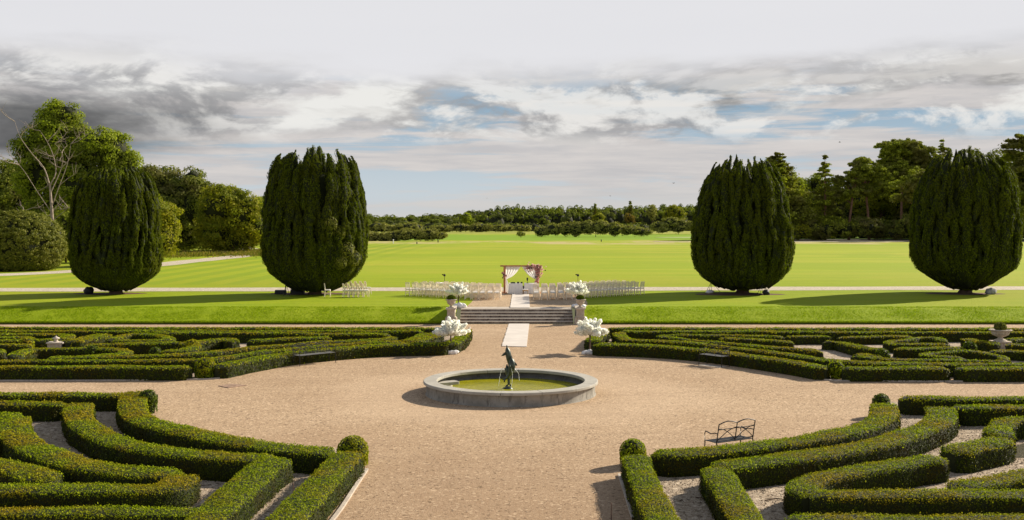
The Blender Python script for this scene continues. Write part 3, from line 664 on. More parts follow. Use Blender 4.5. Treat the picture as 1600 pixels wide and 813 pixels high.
hedge('lumpy box hedge drooping over pale gravel, far right parterre', [(1285, 533), (1308, 532.5), (1330, 538), (1352, 543), (1386, 545)], 0.67, h=.41, group=g, irregular=.07)
hedge('narrow oval loop of box hedge left of the planted urn', [(1484, 537), (1430, 537), (1392, 537), (1391, 532), (1420, 530), (1432, 527), (1458, 527.5), (1478, 532)], 0.46, h=.41, group=g)
hedge('box hedge ending in a small ball, in front of the planted urn', [(1396, 544), (1440, 544), (1490, 543), (1512, 543)], 0.59, h=.41, group=g)
hedge('thick diagonal box hedge touching the planted urn on its left', [(1505, 528.5), (1524, 531), (1556, 537)], 0.71, h=.41, group=g)
hedge('box hedge right of the planted urn at the photo edge', [(1574, 531), (1600, 528.5), (1700, 527)], 0.59, h=.41, group=g)
hedge('second box hedge right of the planted urn, lower at the photo edge', [(1572, 538), (1620, 538), (1720, 538)], 0.50, h=.41, group=g)
hedge('long loop of box hedge below and left of the planted urn', [(1510, 558), (1470, 557), (1446, 555), (1446, 551), (1480, 549), (1516, 548), (1545, 552), (1568, 557), (1570, 562)], 0.46, h=.41, group=g, irregular=.05)
hedge('dark fronted box hedge directly in front of the planted urn', [(1545, 548), (1575, 547), (1600, 549), (1700, 551)], 0.60, h=.41, group=g)
hedge('thin box hedge strip third from the front, far right parterre', [(1330, 556), (1360, 559), (1400, 561), (1500, 562), (1576, 563)], 0.42, h=.41, group=g)
hedge('ragged low box hedge near the left end of the far right strip', [(1246, 547), (1270, 547.5), (1284, 550)], 0.46, h=.41, group=g, irregular=.06)
hedge('bushy box hedge tuft beside the low ball, far right parterre', [(1332, 551), (1348, 552.5), (1375, 557)], 0.59, h=.41, group=g, irregular=.07)
ball('upright box bush at the bend of the far right parterre', 1307, 576, .30, .36, mat='box_top_lit')
ball('bright green box ball among hedges in the middle of the far right parterre', 1379, 556, .30, .36)
ball('bright green box ball left of the planted urn', 1515, 544.5, .30, .36)

# stone edging along the court
def edging(label, pts, w=.07, z=.045):
    P = smooth_line([G(*p) for p in pts], .5); T = np.gradient(P, axis=0); T /= np.linalg.norm(T, axis=1)[:, None]
    N2 = np.stack([-T[:, 1], T[:, 0], T[:, 0] * 0], 1) * w / 2; up = np.array([0, 0, z])
    n = len(P); V = np.vstack([P - N2, P - N2 + up, P + N2 + up, P + N2]); f = []
    for i in range(n - 1):
        for k in range(3): f.append((k * n + i, k * n + i + 1, (k + 1) * n + i + 1, (k + 1) * n + i))
    b = MB(); b.add(V, np.array(f)); b.add([V[0], V[n], V[2 * n], V[3 * n]], [(0, 1, 2, 3)])
    tag(b.build('stone_edging', M['edging']), label, 'edging', 'stone edging strips')
edging('pale stone edging strip under the far left front hedges', [(-60, 595.5), (120, 595.5), (322, 593.5), (345, 589), (400, 577.5), (460, 567), (520, 560), (600, 554), (690, 550)])
edging('pale stone edging strip left of the walk near the steps', [(716, 545), (722, 537), (731, 520), (735, 512)])
edging('pale stone edging strip under the far right front hedges', [(926, 552), (1000, 555.5), (1080, 561), (1150, 568.5), (1220, 580), (1270, 590), (1300, 595.5), (1400, 596.5), (1700, 597)])
edging('pale stone edging strip at the bottom left of the central walk', [(573, 735), (552, 767), (534, 795), (515, 820)], .08)
edging('pale stone edging strip at the bottom right of the central walk', [(968, 743), (975, 765), (986, 800), (990, 812)], .08)

bedtest = lambda x, y: ((x < np.interp(y, [0, 17.9, 27, 28, 33, 37], [-3.0, -3.6, -3.8, -5.5, -11.5, -13])) | (x > np.interp(y, [0, 17.9, 27, 28, 33, 37], [2.5, 2.9, 3.2, 6.0, 11.5, 14])))
pebbles('loose_gravel', 70000, ((-18, 18, 19, 36), bedtest), .018, M['pebble'])
pebbles('scattered_grit', 9000, ((-16, 16, 19, 46), lambda x, y: ~bedtest(x, y)), .011, M['pebble'])
# ------------------------------------------------------------------ fountain
FX, FY = XD(798, 37.3), 37.3
ft = empty('fountain', (FX, FY, 0), label='round grey stone fountain basin with green water in the middle of the gravel court', cat='fountain')
b = MB(); b.lathe([(2.50, -.3), (2.50, .06), (2.58, .08), (2.58, .20), (2.66, .21), (2.66, .355)], n=96, mat=1, cap=False)
b.lathe([(2.90, .355), (2.89, .32), (2.885, .06), (2.92, .0)], n=96, mat=0, cap=False)
b.lathe([(2.90, .354), (2.66, .354)], n=96, mat=0, cap=False)
b.build('basin', [M['fountain_stone'], M['basin_stone']], ft)
nseg = 14
for k in range(nseg):
    a0 = 2 * math.pi * k / nseg + .12; a1 = a0 + 2 * math.pi / nseg - 0.006; n = 9; b = MB(); V = []
    prof = [(2.965, .362), (2.985, .375), (2.985, .445), (2.965, .46), (2.54, .46), (2.52, .445), (2.52, .37), (2.53, .357), (2.95, .357)]
    for i in range(n):
        t = a0 + (a1 - a0) * i / (n - 1)
        V += [(r * math.cos(t), r * math.sin(t), z + .002 * (k % 3)) for r, z in prof]
    m = len(prof); b.add(V, [(i * m + j, i * m + (j + 1) % m, (i + 1) * m + (j + 1) % m, (i + 1) * m + j) for i in range(n - 1) for j in range(m)])
    b.add(V[:m], [tuple(range(m))[::-1]]); b.add(V[-m:], [tuple(range(m))]); b.build('coping_stone', M['rim_stone'], ft)
b = MB(); nr = 50; V = []; aa = np.linspace(0, 2 * math.pi, 96, endpoint=False)
b.add(np.vstack([[0, 0, .155], np.stack([2.57 * np.cos(aa), 2.57 * np.sin(aa), aa * 0 + .155], 1)]), [(0, 1 + i, 1 + (i + 1) % 96) for i in range(96)])
b.build('water', M['water'], ft)
def ringtube(c, r, rr, z, n=24): 
    a = np.linspace(0, 2 * math.pi * 2.1, n * 2); return np.stack([c[0] + r * np.cos(a), c[1] + r * np.sin(a) * .8, z + a * .003], 1)
# small ledge and coiled hose inside the left side of the basin
b = MB(); b.box((XD(696, 38.2), 38.25, .20), (.9, .42, .10), rz=.55, bev=.03); tag(b.build('stone_ledge', M['rim_stone']), 'small pale stone ledge inside the left side of the fountain basin', 'ledge')
b = MB(); b.tube(ringtube((XD(699, 37.6), 37.45), .17, 0, .19), .018, 6)
b.tube([(XD(699, 37.6) - .15, 37.5, .21), (XD(694, 37.6) - .3, 37.6, .3), (XD(690, 37.6) - .2, 37.9, .42)], .018, 6)
tag(b.build('coiled_hose', M['hose']), 'coiled pale hose floating at the left inside the fountain', 'hose')

def dz(u, v): return (XD(740 + u / 5.81, FY), ZD(500 + v / 5.81, FY))
st = empty('dolphin_statue', (FX, FY, .155), label='dark bronze statue of leaping dolphins spouting water in the fountain', cat='statue')
def dolphin(pts, y0, lean=0.0):
    P = []; r = []
    for k, (u, v, q) in enumerate(pts):
        x, z = dz(u, v); P.append((x - FX, y0 + lean * k, z - .155)); r.append(q * .00378)
    P = np.array(P); n = len(P); t = np.linspace(0, n - 1, n * 4); Pi = np.stack([np.interp(t, range(n), P[:, i]) for i in range(3)], 1)
    for _ in range(3): Pi[1:-1] = Pi[1:-1] * .5 + (Pi[:-2] + Pi[2:]) * .25
    ri = np.interp(t, range(n), r)
    for _ in range(2): ri[1:-1] = ri[1:-1] * .5 + (ri[:-2] + ri[2:]) * .25
    return Pi, ri
def fin(b, root, tip, y, w=.06, th=.014):
    (x0, z0), (x1, z1) = dz(*root), dz(*tip); x0 -= FX; x1 -= FX; z0 -= .155; z1 -= .155
    dx, dzz = x1 - x0, z1 - z0; L = math.hypot(dx, dzz); nx, nz = -dzz / L, dx / L
    mid = (x0 + dx * .6 + nx * w * .35, z0 + dzz * .6 + nz * w * .35); V = []
    for s in (-th, th): V += [(x0 - nx * w, y + s, z0 - nz * w), (x0 + nx * w, y + s, z0 + nz * w), (mid[0] + nx * w * .3, y + s * .7, mid[1] + nz * w * .3), (x1, y + s * .2, z1), (mid[0] - nx * w * .9, y + s * .7, mid[1] - nz * w * .9)]
    b.add(V, [(0, 1, 2, 3, 4), (9, 8, 7, 6, 5)] + [(i, 5 + i, 5 + (i + 1) % 5, (i + 1) % 5) for i in range(5)], 0, True)
D1 = [(301, 232, 4), (303, 243, 7), (304, 252, 8), (305, 262, 15), (309, 283, 23), (315, 312, 27), (320, 345, 26), (326, 378, 22), (332, 405, 18), (334, 435, 13), (330, 460, 9)]
D2 = [(338, 332, 4), (340, 345, 9), (344, 356, 18), (347, 380, 29), (348, 412, 33), (343, 445, 31), (334, 475, 25), (318, 505, 17), (298, 528, 11), (276, 543, 8)]
D3 = [(303, 402, 4), (303, 415, 8), (302, 432, 14), (305, 460, 20), (311, 490, 19), (318, 520, 15), (320, 555, 12), (319, 590, 11)]
for pts, y0, fins in ((D1, .04, [((293, 305), (249, 330)), ((331, 330), (352, 345))]), (D2, -.07, [((338, 350), (343, 322)), ((372, 395), (397, 414)), ((280, 538), (262, 530)), ((280, 548), (278, 566)), ((300, 525), (255, 545))]), (D3, .0, [((293, 440), (286, 462)), ((330, 590), (345, 603)), ((310, 592), (284, 606))])):
    b = MB(); P, r = dolphin(pts, y0); b.tube(P, r, 14, 0, True, 1.15)
    for a_, t_ in fins: fin(b, a_, t_, y0, .055 if t_[1] < 500 else .035)
    b.build('dolphin', M['bronze'], st)
b = MB(); x, z = dz(312, 600); b.blob((x - FX, 0, -.02), (.17, .17, .09), 0, 14, 8, .12, 3); b.lathe([(.12, -.2), (.10, .0)], (x - FX, 0, 0), 12); b.build('base', M['bronze'], st)
for pts, y in (([(280, 410), (262, 440), (247, 475), (240, 510), (234, 545), (230, 572), (226, 598)], -.05), ([(372, 440), (385, 455), (398, 468), (408, 484), (412, 510), (414, 545)], -.12), ([(330, 400), (345, 440), (352, 500), (346, 560), (340, 600)], -.2)):
    b = MB(); q = np.array([(dz(u, v)[0] - FX, y, dz(u, v)[1] - .155) for u, v in pts]); k = len(q)
    q = smooth_line(q, .03); q = q + rng.normal(0, .004, q.shape); b.tube(q, .006 + .006 * rng.random(len(q)) * np.linspace(.4, 1, len(q)), 5); b.build('water_jet', M['splash'], st)

# ------------------------------------------------------------------ steps with piers and planted urns
stp = empty('stone_steps', ((SX0 + SX1) / 2, SY0, 0), label='wide flight of weathered stone steps up the grass bank', cat='steps')
for k in range(5):
    y0 = SY0 + .34 * k; w = SX1 - SX0; b = MB(); dep = (66.25 - y0)
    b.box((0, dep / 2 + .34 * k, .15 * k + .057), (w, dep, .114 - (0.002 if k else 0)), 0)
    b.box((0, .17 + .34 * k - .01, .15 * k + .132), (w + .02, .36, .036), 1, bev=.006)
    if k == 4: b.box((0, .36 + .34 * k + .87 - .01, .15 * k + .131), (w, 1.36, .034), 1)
    b.build('step', [M['step_stone'], M['tread_stone']], stp)
def pier(px, label, ulabel, slabel):
    x = XD(px, 62.9); t = empty('stone_pier', (x, 62.9, 0), label=label, cat='pier', group='stone piers at the foot of the steps')
    b = MB(); b.box((0, 0, .19), (.66, .66, .38), bev=.02); b.box((0, 0, .41), (.58, .58, .06), bev=.02); b.build('plinth', M['urn_stone'], t)
    b = MB(); b.box((0, 0, .64), (.46, .46, .40), bev=.015, taper=.96); b.build('shaft', M['urn_stone'], t)
    b = MB(); b.box((0, 0, .865), (.52, .52, .05), bev=.02); b.box((0, 0, .92), (.60, .60, .06), bev=.02); b.build('cap', M['tread_stone'], t)
    b = MB(); b.box((0, 1.35, .42), (.34, 2.0, .84)); b.box((0, 1.35, .87), (.42, 2.04, .06), 1, bev=.02); b.build('side_wall', [M['urn_stone'], M['tread_stone']], t)
    u = empty('stone_urn', (x, 62.9, .95), label=ulabel, cat='urn')
    b = MB(); b.lathe([(.15, 0), (.15, .05), (.08, .08), (.07, .14), (.12, .17), (.22, .24), (.25, .34), (.24, .42), (.33, .45), (.34, .48), (.29, .49), (.26, .46)], n=28); b.build('bowl', M['urn_stone'], u)
    b = MB(); b.box((0, 0, .02), (.34, .34, .04), bev=.01); b.build('foot', M['urn_stone'], u)
    c = MB(); s = .24; c.blob((0, 0, 0), (s * .9, s * .9, s * .9), 1, 14, 9, .03); n = 1800; D = rng.normal(0, 1, (n, 3)); D /= np.linalg.norm(D, axis=1)[:, None]; D[:, 2] = np.abs(D[:, 2]) * .9
    c.leaves(D * s, D, .06, 0, .5, .6); o = c.build('box_ball', [M['box_green'], M['box_core']], loc=(x, 62.9, .95 + .52)); tag(o, slabel, 'topiary')
pier(705, 'square stone pier at the left end of the steps', 'fluted stone urn on the left pier by the steps', 'dark clipped box ball growing in the urn on the left pier')
pier(906.5, 'square stone pier at the right end of the steps', 'fluted stone urn on the right pier by the steps', 'dark clipped box ball growing in the urn on the right pier')
# white carpets
def carpet(label, pts, z):
    P = [G(px, py, z)[:2] for px, py in pts]; b = MB(); n = 24; V = []
    for i in range(n + 1):
        t = i / n; l = P[0] + (P[3] - P[0]) * t; r_ = P[1] + (P[2] - P[1]) * t; l = l + np.array([.015 * math.sin(i * 1.9), 0]); dzv = .008 * math.sin(i * 1.1)
        for q in (l, r_):
            V += [(q[0], q[1], z + .004), (q[0], q[1], z + .022 + dzv + .006)]
    f = []
    for i in range(n):
        a = 4 * i; c = 4 * (i + 1); f += [(a + 1, a + 3, c + 3, c + 1), (a, a + 1, c + 1, c), (a + 3, a + 2, c + 2, c + 3)]
    f += [(0, 2, 3, 1), (4 * n, 4 * n + 1, 4 * n + 3, 4 * n + 2)]; b.add(V, f)
    tag(b.build('carpet', M['carpet']), label, 'carpet', 'white aisle carpets')
carpet('white aisle carpet lying on the court gravel below the steps', [(784, 541.5), (823, 542.5), (827, 506.8), (795, 506.8)], 0.0)
carpet('white aisle carpet between the chairs, running from the steps to the arch', [(797, 481.5), (828, 481.5), (826.5, 460), (800.5, 460)], TZ + .008)

# ------------------------------------------------------------------ white blossom trees
def blossom(seed):
    r = np.random.default_rng(seed)
    t = empty('blossom_tree', (0, 0, 0))
    b = MB(); b.tube([(0, 0, 0), (.02, 0, .3), (-.01, .01, .62), (0, 0, .84)], [.045, .035, .035, .03], 8)
    c = MB()
    for k in range(42):
        a = k * 2.4 + r.uniform(-.3, .3); el = math.asin(r.uniform(.0, .97)) if k else 1.5; L = r.uniform(.5, .92) * (1 - .12 * math.sin(max(el, 0)))
        d = np.array([math.cos(a) * math.cos(el), math.sin(a) * math.cos(el), math.sin(el)]); p0 = np.array([0, 0, .80]); p1 = p0 + d * L + np.array([0, 0, .05]); pm = (p0 + p1) / 2 + np.array([0, 0, .05])
        b.tube([p0, pm, p1], [.018, .012, .006], 5)
        n = 120; u = rng.uniform(.30, 1.05, n); side = rng.normal(0, 1, (n, 3)); side /= np.linalg.norm(side, axis=1)[:, None]
        wd = (.035 + .085 * np.sin(np.clip((u - .2) / .85, 0, 1) * math.pi) ** .7) * rng.uniform(.4, 1.1, n)
        P = p0 + np.outer(u * L, d) + np.array([0, 0, .04]) + side * wd[:, None]
        c.leaves(P, side + d * .3, .13, 0, .35, .75)
    b.build('trunk', M['bark'], t); c.build('crown', M['petal'], t); return t
def heap(name, px, py, z, sx, sy, sz, label, seed, group='white cloth heaps hiding the pots'):
    c = G(px, py, z); b = MB()
    for k, (dx, dy, s) in enumerate([(-.5, 0, .8), (.45, .05, .85), (0, -.1, 1.0), (.1, .25, .8)]): b.blob((dx * sx, dy * sy, sz * .38 * s), (sx * .5 * s, sy * .6, sz * .62 * s), 0, 18, 10, .13, seed + k)
    tag(b.build(name, M['white_cloth'], loc=tuple(c)), label, 'cloth', group)
bt = blossom(3); p = G(704.5, 552.5); bt.location = tuple(p); bt.scale = (1.0,) * 3
tag(bt, 'white blossom tree standing lower left of the steps beside the box hedge', 'blossom tree', 'white blossom trees flanking the steps')
g = 'white blossom trees flanking the steps'
dup(bt, G(922, 551.8), 2.1, 'white blossom tree standing lower right of the steps beside the box hedge', g, 1.0)
dup(bt, G(716.5, 479, TZ), 3.9, 'white blossom tree at the head of the steps behind the left urn', g, .93)
dup(bt, G(902.5, 479, TZ), 5.2, 'white blossom tree at the head of the steps behind the right urn', g, .96)
heap('cloth_heap', 701.5, 553.5, 0, .48, .3, .24, 'white crumpled cloth around the foot of the lower left blossom tree', 1.0)
heap('cloth_heap', 922, 553.5, 0, .42, .26, .2, 'white crumpled cloth around the foot of the lower right blossom tree', 2.4)
heap('cloth_heap', 719, 481, TZ, .45, .3, .30, 'white draped cloth at the head of the steps, left side', 4.0)
heap('cloth_heap', 904, 481, TZ, .50, .3, .26, 'bluish white cloth at the head of the steps, right side', 5.5)

# ------------------------------------------------------------------ chairs
def make_chair():
    t = empty('garden_chair', (0, 0, 0)); w = .20
    b = MB(); b.box((0, .0, .445), (.42, .40, .03), 0, bev=.03); b.build('seat', M['chair_wood'], t)
    b = MB(); b.box((0, .0, .48), (.39, .37, .04), 0, bev=.05); b.build('cushion', M['cushion'], t)
    for sx in (-1, 1):
        b = MB(); b.tube([(sx * w, .18, 0), (sx * w * .95, .17, .44)], [.020, .026], 6); b.build('leg', M['chair_wood'], t)
        b = MB(); b.tube([(sx * w, -.21, 0), (sx * w * .92, -.17, .44)], [.020, .026], 6); b.build('leg', M['chair_wood'], t)
    b = MB()
    for sx in (-1, 1): b.tube([(sx * w * .92, -.17, .42), (sx * w * .9, -.19, .70), (sx * w * .88, -.23, .93)], [.027, .025, .022], 6)
    for z, y, h in ((.915, -.225, .045), (.85, -.215, .035), (.60, -.183, .035)): b.box((0, y, z), (.36, .030, h))
    for i in range(5): x = -.12 + .06 * i; b.tube([(x, -.183, .60), (x, -.215, .86)], .014, 5)
    b.build('backrest', M['chair_wood'], t)
    b = MB()
    for z in (.15, .24): b.box((0, .175, z), (.37, .018, .018)); b.box((0, -.195, z), (.37, .018, .018))
    for sx in (-1, 1): b.box((sx * w * .97, -.01, .19), (.018, .36, .018))
    b.build('stretcher', M['chair_wood'], t)
    return t
ch = make_chair(); first = [True]
ARCH = (XD(815, 79.3), 79.3)
OR = ['first', 'second', 'third', 'fourth', 'fifth', 'sixth', 'seventh', 'eighth', 'ninth', 'tenth', 'eleventh']
def put_chair(x, y, rz, label, group):
    z = TZ + .006; rz += rng.normal(0, .05)
    if first[0]:
        first[0] = False; ch.location = (x, y, z); ch.rotation_euler = (0, 0, rz); tag(ch, label, 'chair', group)
    else: dup(ch, (x, y, z), rz, label, group)
RW = ['nearest', 'second nearest', 'second farthest', 'farthest']
for side, xs, sgn in (('left', [-.98 - .49 * i for i in range(5)], -1), ('right', [1.62 + .545 * i for i in range(5)], 1)):
    for r_ in range(4):
        for i, x in enumerate(xs):
            put_chair(x + .02 * r_ + rng.normal(0, .015), 72.55 + .95 * r_ + rng.normal(0, .03), 0.0, f'pale wooden chair {side} of the carpet, {RW[r_]} row, {OR[i]} from the aisle', f'pale wooden chairs {side} of the carpet')
def wing(side, a, d_, n, rows, label):
    a = np.array(a, float); d_ = np.array(d_, float); L = np.linalg.norm(d_); u = d_ / L
    f = np.array([u[1], -u[0]]) if side == 'left' else np.array([-u[1], u[0]])
    if f[1] < 0: f = -f
    rz = math.atan2(-f[0], f[1])
    for r_ in range(rows):
        for i in range(n):
            q = a + d_ * i / (n - 1) + f * .93 * r_
            if abs(q[0] + 5.1) < .5 and abs(q[1] - 78.6) < .7: continue
            put_chair(q[0], q[1], rz, label.format(RW[r_] if rows == 4 else RW[[0, 1, 3][r_]], OR[i]), f'pale wooden chairs on the {side} grass')
wing('left', (-3.75, 73.9), (-3.45, 2.55), 8, 4, 'pale wooden chair in the angled left grass block, {} row, {} from the steps')
wing('right', (4.95, 74.1), (4.2, 3.5), 10, 4, 'pale wooden chair in the angled right grass block, {} row, {} from the steps')
p = G(512, 464, TZ); put_chair(p[0], p[1], -1.45, 'single pale chair turned sideways under the left central yew', 'spare pale chairs by the left central yew')
for i in range(5):
    for r_ in range(2):
        p = G(541 + 7.6 * i + 3.5 * r_, 464.5 - 4.5 * r_ , TZ); put_chair(p[0], p[1], -1.2 + .15 * r_, f'spare pale chair right of the left central yew, {["near", "rear"][r_]} line, {OR[i]} from the trunk', 'spare pale chairs by the left central yew')

# ------------------------------------------------------------------ wedding arch, tables and things round it
AX, AY = ARCH; aw = XD(840.5, AY) - XD(788.3, AY); ax0 = XD(788.3, AY) - AX
at = empty('wedding_arch', (AX, AY, TZ), label='brown wooden wedding arch with white curtains behind the tables', cat='arch')
H = 1.93
for x in (ax0, ax0 + aw):
    b = MB(); b.box((x, 0, H / 2), (.15, .15, H), bev=.01); b.box((x, 0, .03), (.4, .8, .06)); b.build('post', M['arch_wood'], at)
b = MB(); b.box((ax0 + aw / 2, -.02, H + .05), (aw + .62, .10, .10)); b.box((ax0 + aw / 2, .10, H + .05), (aw + .62, .07, .10)); b.build('beam', M['arch_wood'], at)
for s in (1, -1):
    xp = (ax0 + .08) if s == 1 else (ax0 + aw - .08); xc = ax0 + aw / 2 - s * .10; b = MB(); nu, nv = 26, 22; V = []
    for j in range(nv):
        t = j / (nv - 1); z = H * (1 - t)
        if t < .45: k = 1 - t / .45; inner = xp + s * .05 + (xc - xp) * (k ** .5)
        else: inner = xp + s * (.05 + .34 * ((t - .45) / .55) ** .8)
        for i in range(nu):
            u = i / (nu - 1); x = xp + (inner - xp) * u; V.append((x, -.10 + .045 * math.sin(u * 30 + t * 2) * min(1, abs(inner - xp) / .5 + .3), z + .01))
    b.add(V, np.array([(j * nu + i, j * nu + i + 1, (j + 1) * nu + i + 1, (j + 1) * nu + i) for j in range(nv - 1) for i in range(nu - 1)]), 0, True); b.build('curtain', M['sheer'], at)
def flowers(name, label, pts, n, spread, parent=None):
    b = MB()
    for (px, py) in pts:
        c = np.array([XD(px, AY - .15), AY - .15, ZD(py, AY - .15)])
        for k in range(n):
            q = c + rng.normal(0, spread, 3) * np.array([1, .6, 1]); D = rng.normal(0, 1, (16, 3)); D /= np.linalg.norm(D, axis=1)[:, None]
            b.leaves(q + D * rng.uniform(.02, .05), D, .07, 0 if rng.random() < .86 else 1, .5, .8)
    o = b.build(name, [M['pink'], M['dark_leaf']]); return tag(o, label, 'flowers', 'flower garlands on the arch')
flowers('flower_garland', 'pink and burgundy flower garland hanging down the right post of the arch', [(826, 419), (831, 418), (836, 418), (841, 418), (845, 419), (840, 424), (842, 428), (840, 433), (839, 438), (841, 422)], 20, .12)
flowers('flower_spray', 'small pink flower spray tied to the left post of the arch', [(786.5, 427.5), (788, 430), (788.5, 431)], 14, .055)
def cloth_table(x0, x1, label):
    Y = 78.5; xa, xb = XD(x0, Y), XD(x1, Y); w = xb - xa; t = empty('draped_table', ((xa + xb) / 2, Y, TZ), label=label, cat='table', group='tables in front of the arch')
    b = MB(); b.box((0, .1, .74), (w, .75, .03)); b.build('tabletop', M['white_paint'], t)
    b = MB(); n = 60; per = []; hw, hd = w / 2 + .012, .388
    for (xa_, ya_, xb_, yb_) in ((-hw, -hd, hw, -hd), (hw, -hd, hw, hd), (hw, hd, -hw, hd), (-hw, hd, -hw, -hd)):
        for i in range(15): per.append((xa_ + (xb_ - xa_) * i / 15, ya_ + (yb_ - ya_) * i / 15))
    V = []; 
    for z, o_ in ((.765, 0.0), (.70, .008), (.4, .02), (.03, .035)):
        for i, (x, y) in enumerate(per):
            d = math.hypot(x, y); k = 1 + (o_ + o_ * .8 * math.sin(i * 1.7)) / d; V.append((x * k, .1 + y * k, z))
    b.add(V, [(j * 60 + i, j * 60 + (i + 1) % 60, (j + 1) * 60 + (i + 1) % 60, (j + 1) * 60 + i) for j in range(3) for i in range(60)], 0, True); b.add(V[:60], [tuple(range(60))]); b.build('tablecloth', M['white_cloth'], t)
    for sx in (-1, 1):
        for sy in (-.2, .4): b = MB(); b.tube([(sx * w * .42, sy, 0), (sx * w * .42, sy, .72)], .018, 6); b.build('leg', M['black'], t)
cloth_table(795.5, 816, 'left white draped table in front of the wedding arch')
cloth_table(819.5, 838.5, 'right white draped table in front of the wedding arch')
TT = TZ + .768
for k, (px, w, h, lab) in enumerate([(801.5, .34, .07, 'flat dark mixer on the left draped table, leftmost of its items'), (809.5, .16, .10, 'small dark box in the middle of the left draped table'), (815, .14, .09, 'small dark box at the right end of the left draped table')]):
    b = MB(); b.box((0, 0, h / 2), (w, .22, h), 0, taper=.9, bev=.01); b.box((0, -.02, h + .005), (w * .7, .14, .012), 1); tag(b.build('mixer_box', [M['black_case'], M['black']], loc=(XD(px, 78.5), 78.45, TT)), lab, 'equipment')
b = MB(); b.lathe([(.07, 0), (.07, .02), (.015, .03), (.014, .16), (.05, .20), (.06, .36), (.03, .40), (.0, .42)], n=12); tag(b.build('black_lantern', M['black'], loc=(XD(824, 78.5), 78.5, TT)), 'slim black lantern standing on the right draped table', 'lantern')
st_ = empty('wicker_stool', (XD(821, 77.6), 77.6, TZ + .008), label='low wicker stool in the gap between the draped tables, at the carpet end', cat='stool')
b = MB(); b.box((0, 0, .30), (.42, .36, .07), bev=.05); b.build('seat', M['wicker'], st_)
for sx in (-1, 1):
    for sy in (-1, 1): b = MB(); b.box((sx * .17, sy * .14, .13), (.04, .04, .27)); b.build('leg', M['wicker'], st_)
b = MB(); b.box((0, 0, .36), (.38, .32, .05), bev=.06); b.build('cushion', M['cushion'], st_)
b = MB(); b.box((0, 0, .27), (.24, .3, .52), 0, taper=.85, bev=.02); b.box((0, -.155, .28), (.18, .01, .36), 1); tag(b.build('loudspeaker', [M['black_case'], M['black']], loc=(XD(818, 79.0), 78.9, TZ + .02)), 'black loudspeaker standing between the two draped tables', 'loudspeaker')

def tripod(px, py, top, label, cat, name, head=None, spread=.42, base=None):
    p = G(px, py, TZ) if base is None else np.array(base); t = empty(name, p, label=label, cat=cat)
    hub = top * .55
    for k in range(3):
        a = math.pi / 2 + k * 2.094 + .5; b = MB(); b.tube([(spread * math.cos(a), spread * math.sin(a), 0), (.02 * math.cos(a), .02 * math.sin(a), hub)], .016, 6); b.build('leg', M['black'], t)
    b = MB(); b.tube([(0, 0, .12), (0, 0, top)], .016, 6); b.lathe([(.03, hub - .04), (.035, hub), (.03, hub + .05)], n=10); b.build('pole', M['black'], t)
    return t, p
def camera_on(t, p, top, label):
    c = empty('video_camera', (p[0], p[1], p[2] + top), label=label, cat='camera')
    b = MB(); b.box((0, 0, .07), (.16, .24, .13), bev=.02); b.box((0, .02, .16), (.05, .16, .04)); b.build('body', M['black'], c)
    b = MB(); b.tube([(0, .12, .07), (0, .27, .07)], [.05, .06], 12); b.build('lens', M['lens'], c)
    b = MB(); b.box((-.13, .0, .12), (.10, .02, .08)); b.build('screen', M['lens'], c)
for px, l1, l2 in ((694.5, 'black camera tripod behind the round white table at left', 'video camera on the tripod at the left of the ceremony'), (903, 'black camera tripod rising behind the upper right blossom tree', 'video camera on the tripod at the right of the ceremony')):
    t, p = tripod(0, 0, 1.18, l1, 'tripod', 'camera_tripod', base=(XD(px, 80.3), 80.3, TZ)); camera_on(t, p, 1.18, l2)
rt = empty('round_table', (XD(690, 78.6), 78.6, TZ), label='small round table with a white cloth top left of the chairs', cat='table')
b = MB(); b.lathe([(.0, .80), (.44, .80), (.46, .79), (.47, .74), (.45, .70)], n=32, cap=False); b.build('tablecloth', M['white_cloth'], rt)
b = MB(); b.lathe([(.26, 0), (.26, .02), (.03, .04), (.03, .78)], n=16); b.build('pedestal', M['black'], rt)
b = MB(); b.lathe([(.42, .76), (.42, .785)], n=24); b.build('tabletop', M['black_case'], rt)
def speaker(x, y, z, label, s=1.0):
    t = empty('loudspeaker', (x, y, z), label=label, cat='loudspeaker', group='loudspeakers on stands')
    b = MB(); b.box((0, 0, .28 * s), (.32 * s, .30 * s, .56 * s), taper=.95, bev=.03); b.build('cabinet', M['black_case'], t)
    b = MB(); b.box((0, -.155 * s, .28 * s), (.26 * s, .02, .46 * s), bev=.0); b.build('grille', M['black'], t)
t, p = tripod(447, 462.5, 1.55, 'black loudspeaker stand in front of the left central yew', 'stand', 'speaker_stand', spread=.25); speaker(p[0], p[1], p[2] + 1.2, 'dark loudspeaker raised against the left central yew foliage', .8)
t, p = tripod(1191, 461, 1.35, 'black tripod stand right of the right central yew trunk', 'stand', 'speaker_stand', spread=.55); speaker(p[0], p[1] , p[2] + 1.30, 'dark loudspeaker raised against the right central yew foliage', .9)
t, p = tripod(1112, 456.5, 1.45, 'black tripod stand left of the right central yew trunk', 'stand', 'speaker_stand', spread=.62); speaker(p[0], p[1], p[2] + 1.40, 'loudspeaker half buried in the left underside of the right central yew', .7)
for px, py, s, lab in ((430.5, .0, (.8, .5, .26), 'low black equipment case, left of two under the left central yew'), (457, 0, (1.0, .55, .32), 'larger black equipment case nearer the trunk of the left central yew')):
    p = G(px + 8, 459.5, TZ); b = MB(); b.box((0, 0, s[2] / 2), s, 0, bev=.04, taper=.94); b.box((0, 0, s[2] + .012), (s[0] * .95, s[1] * .92, .024), 1, bev=.03)
    for sx in (-1, 1): b.box((sx * s[0] * .3, -s[1] / 2 - .005, s[2] * .6), (.10, .03, .04), 1)
    tag(b.build('equipment_case', [M['black_case'], M['black']], loc=tuple(p)), lab, 'case', 'black equipment cases')
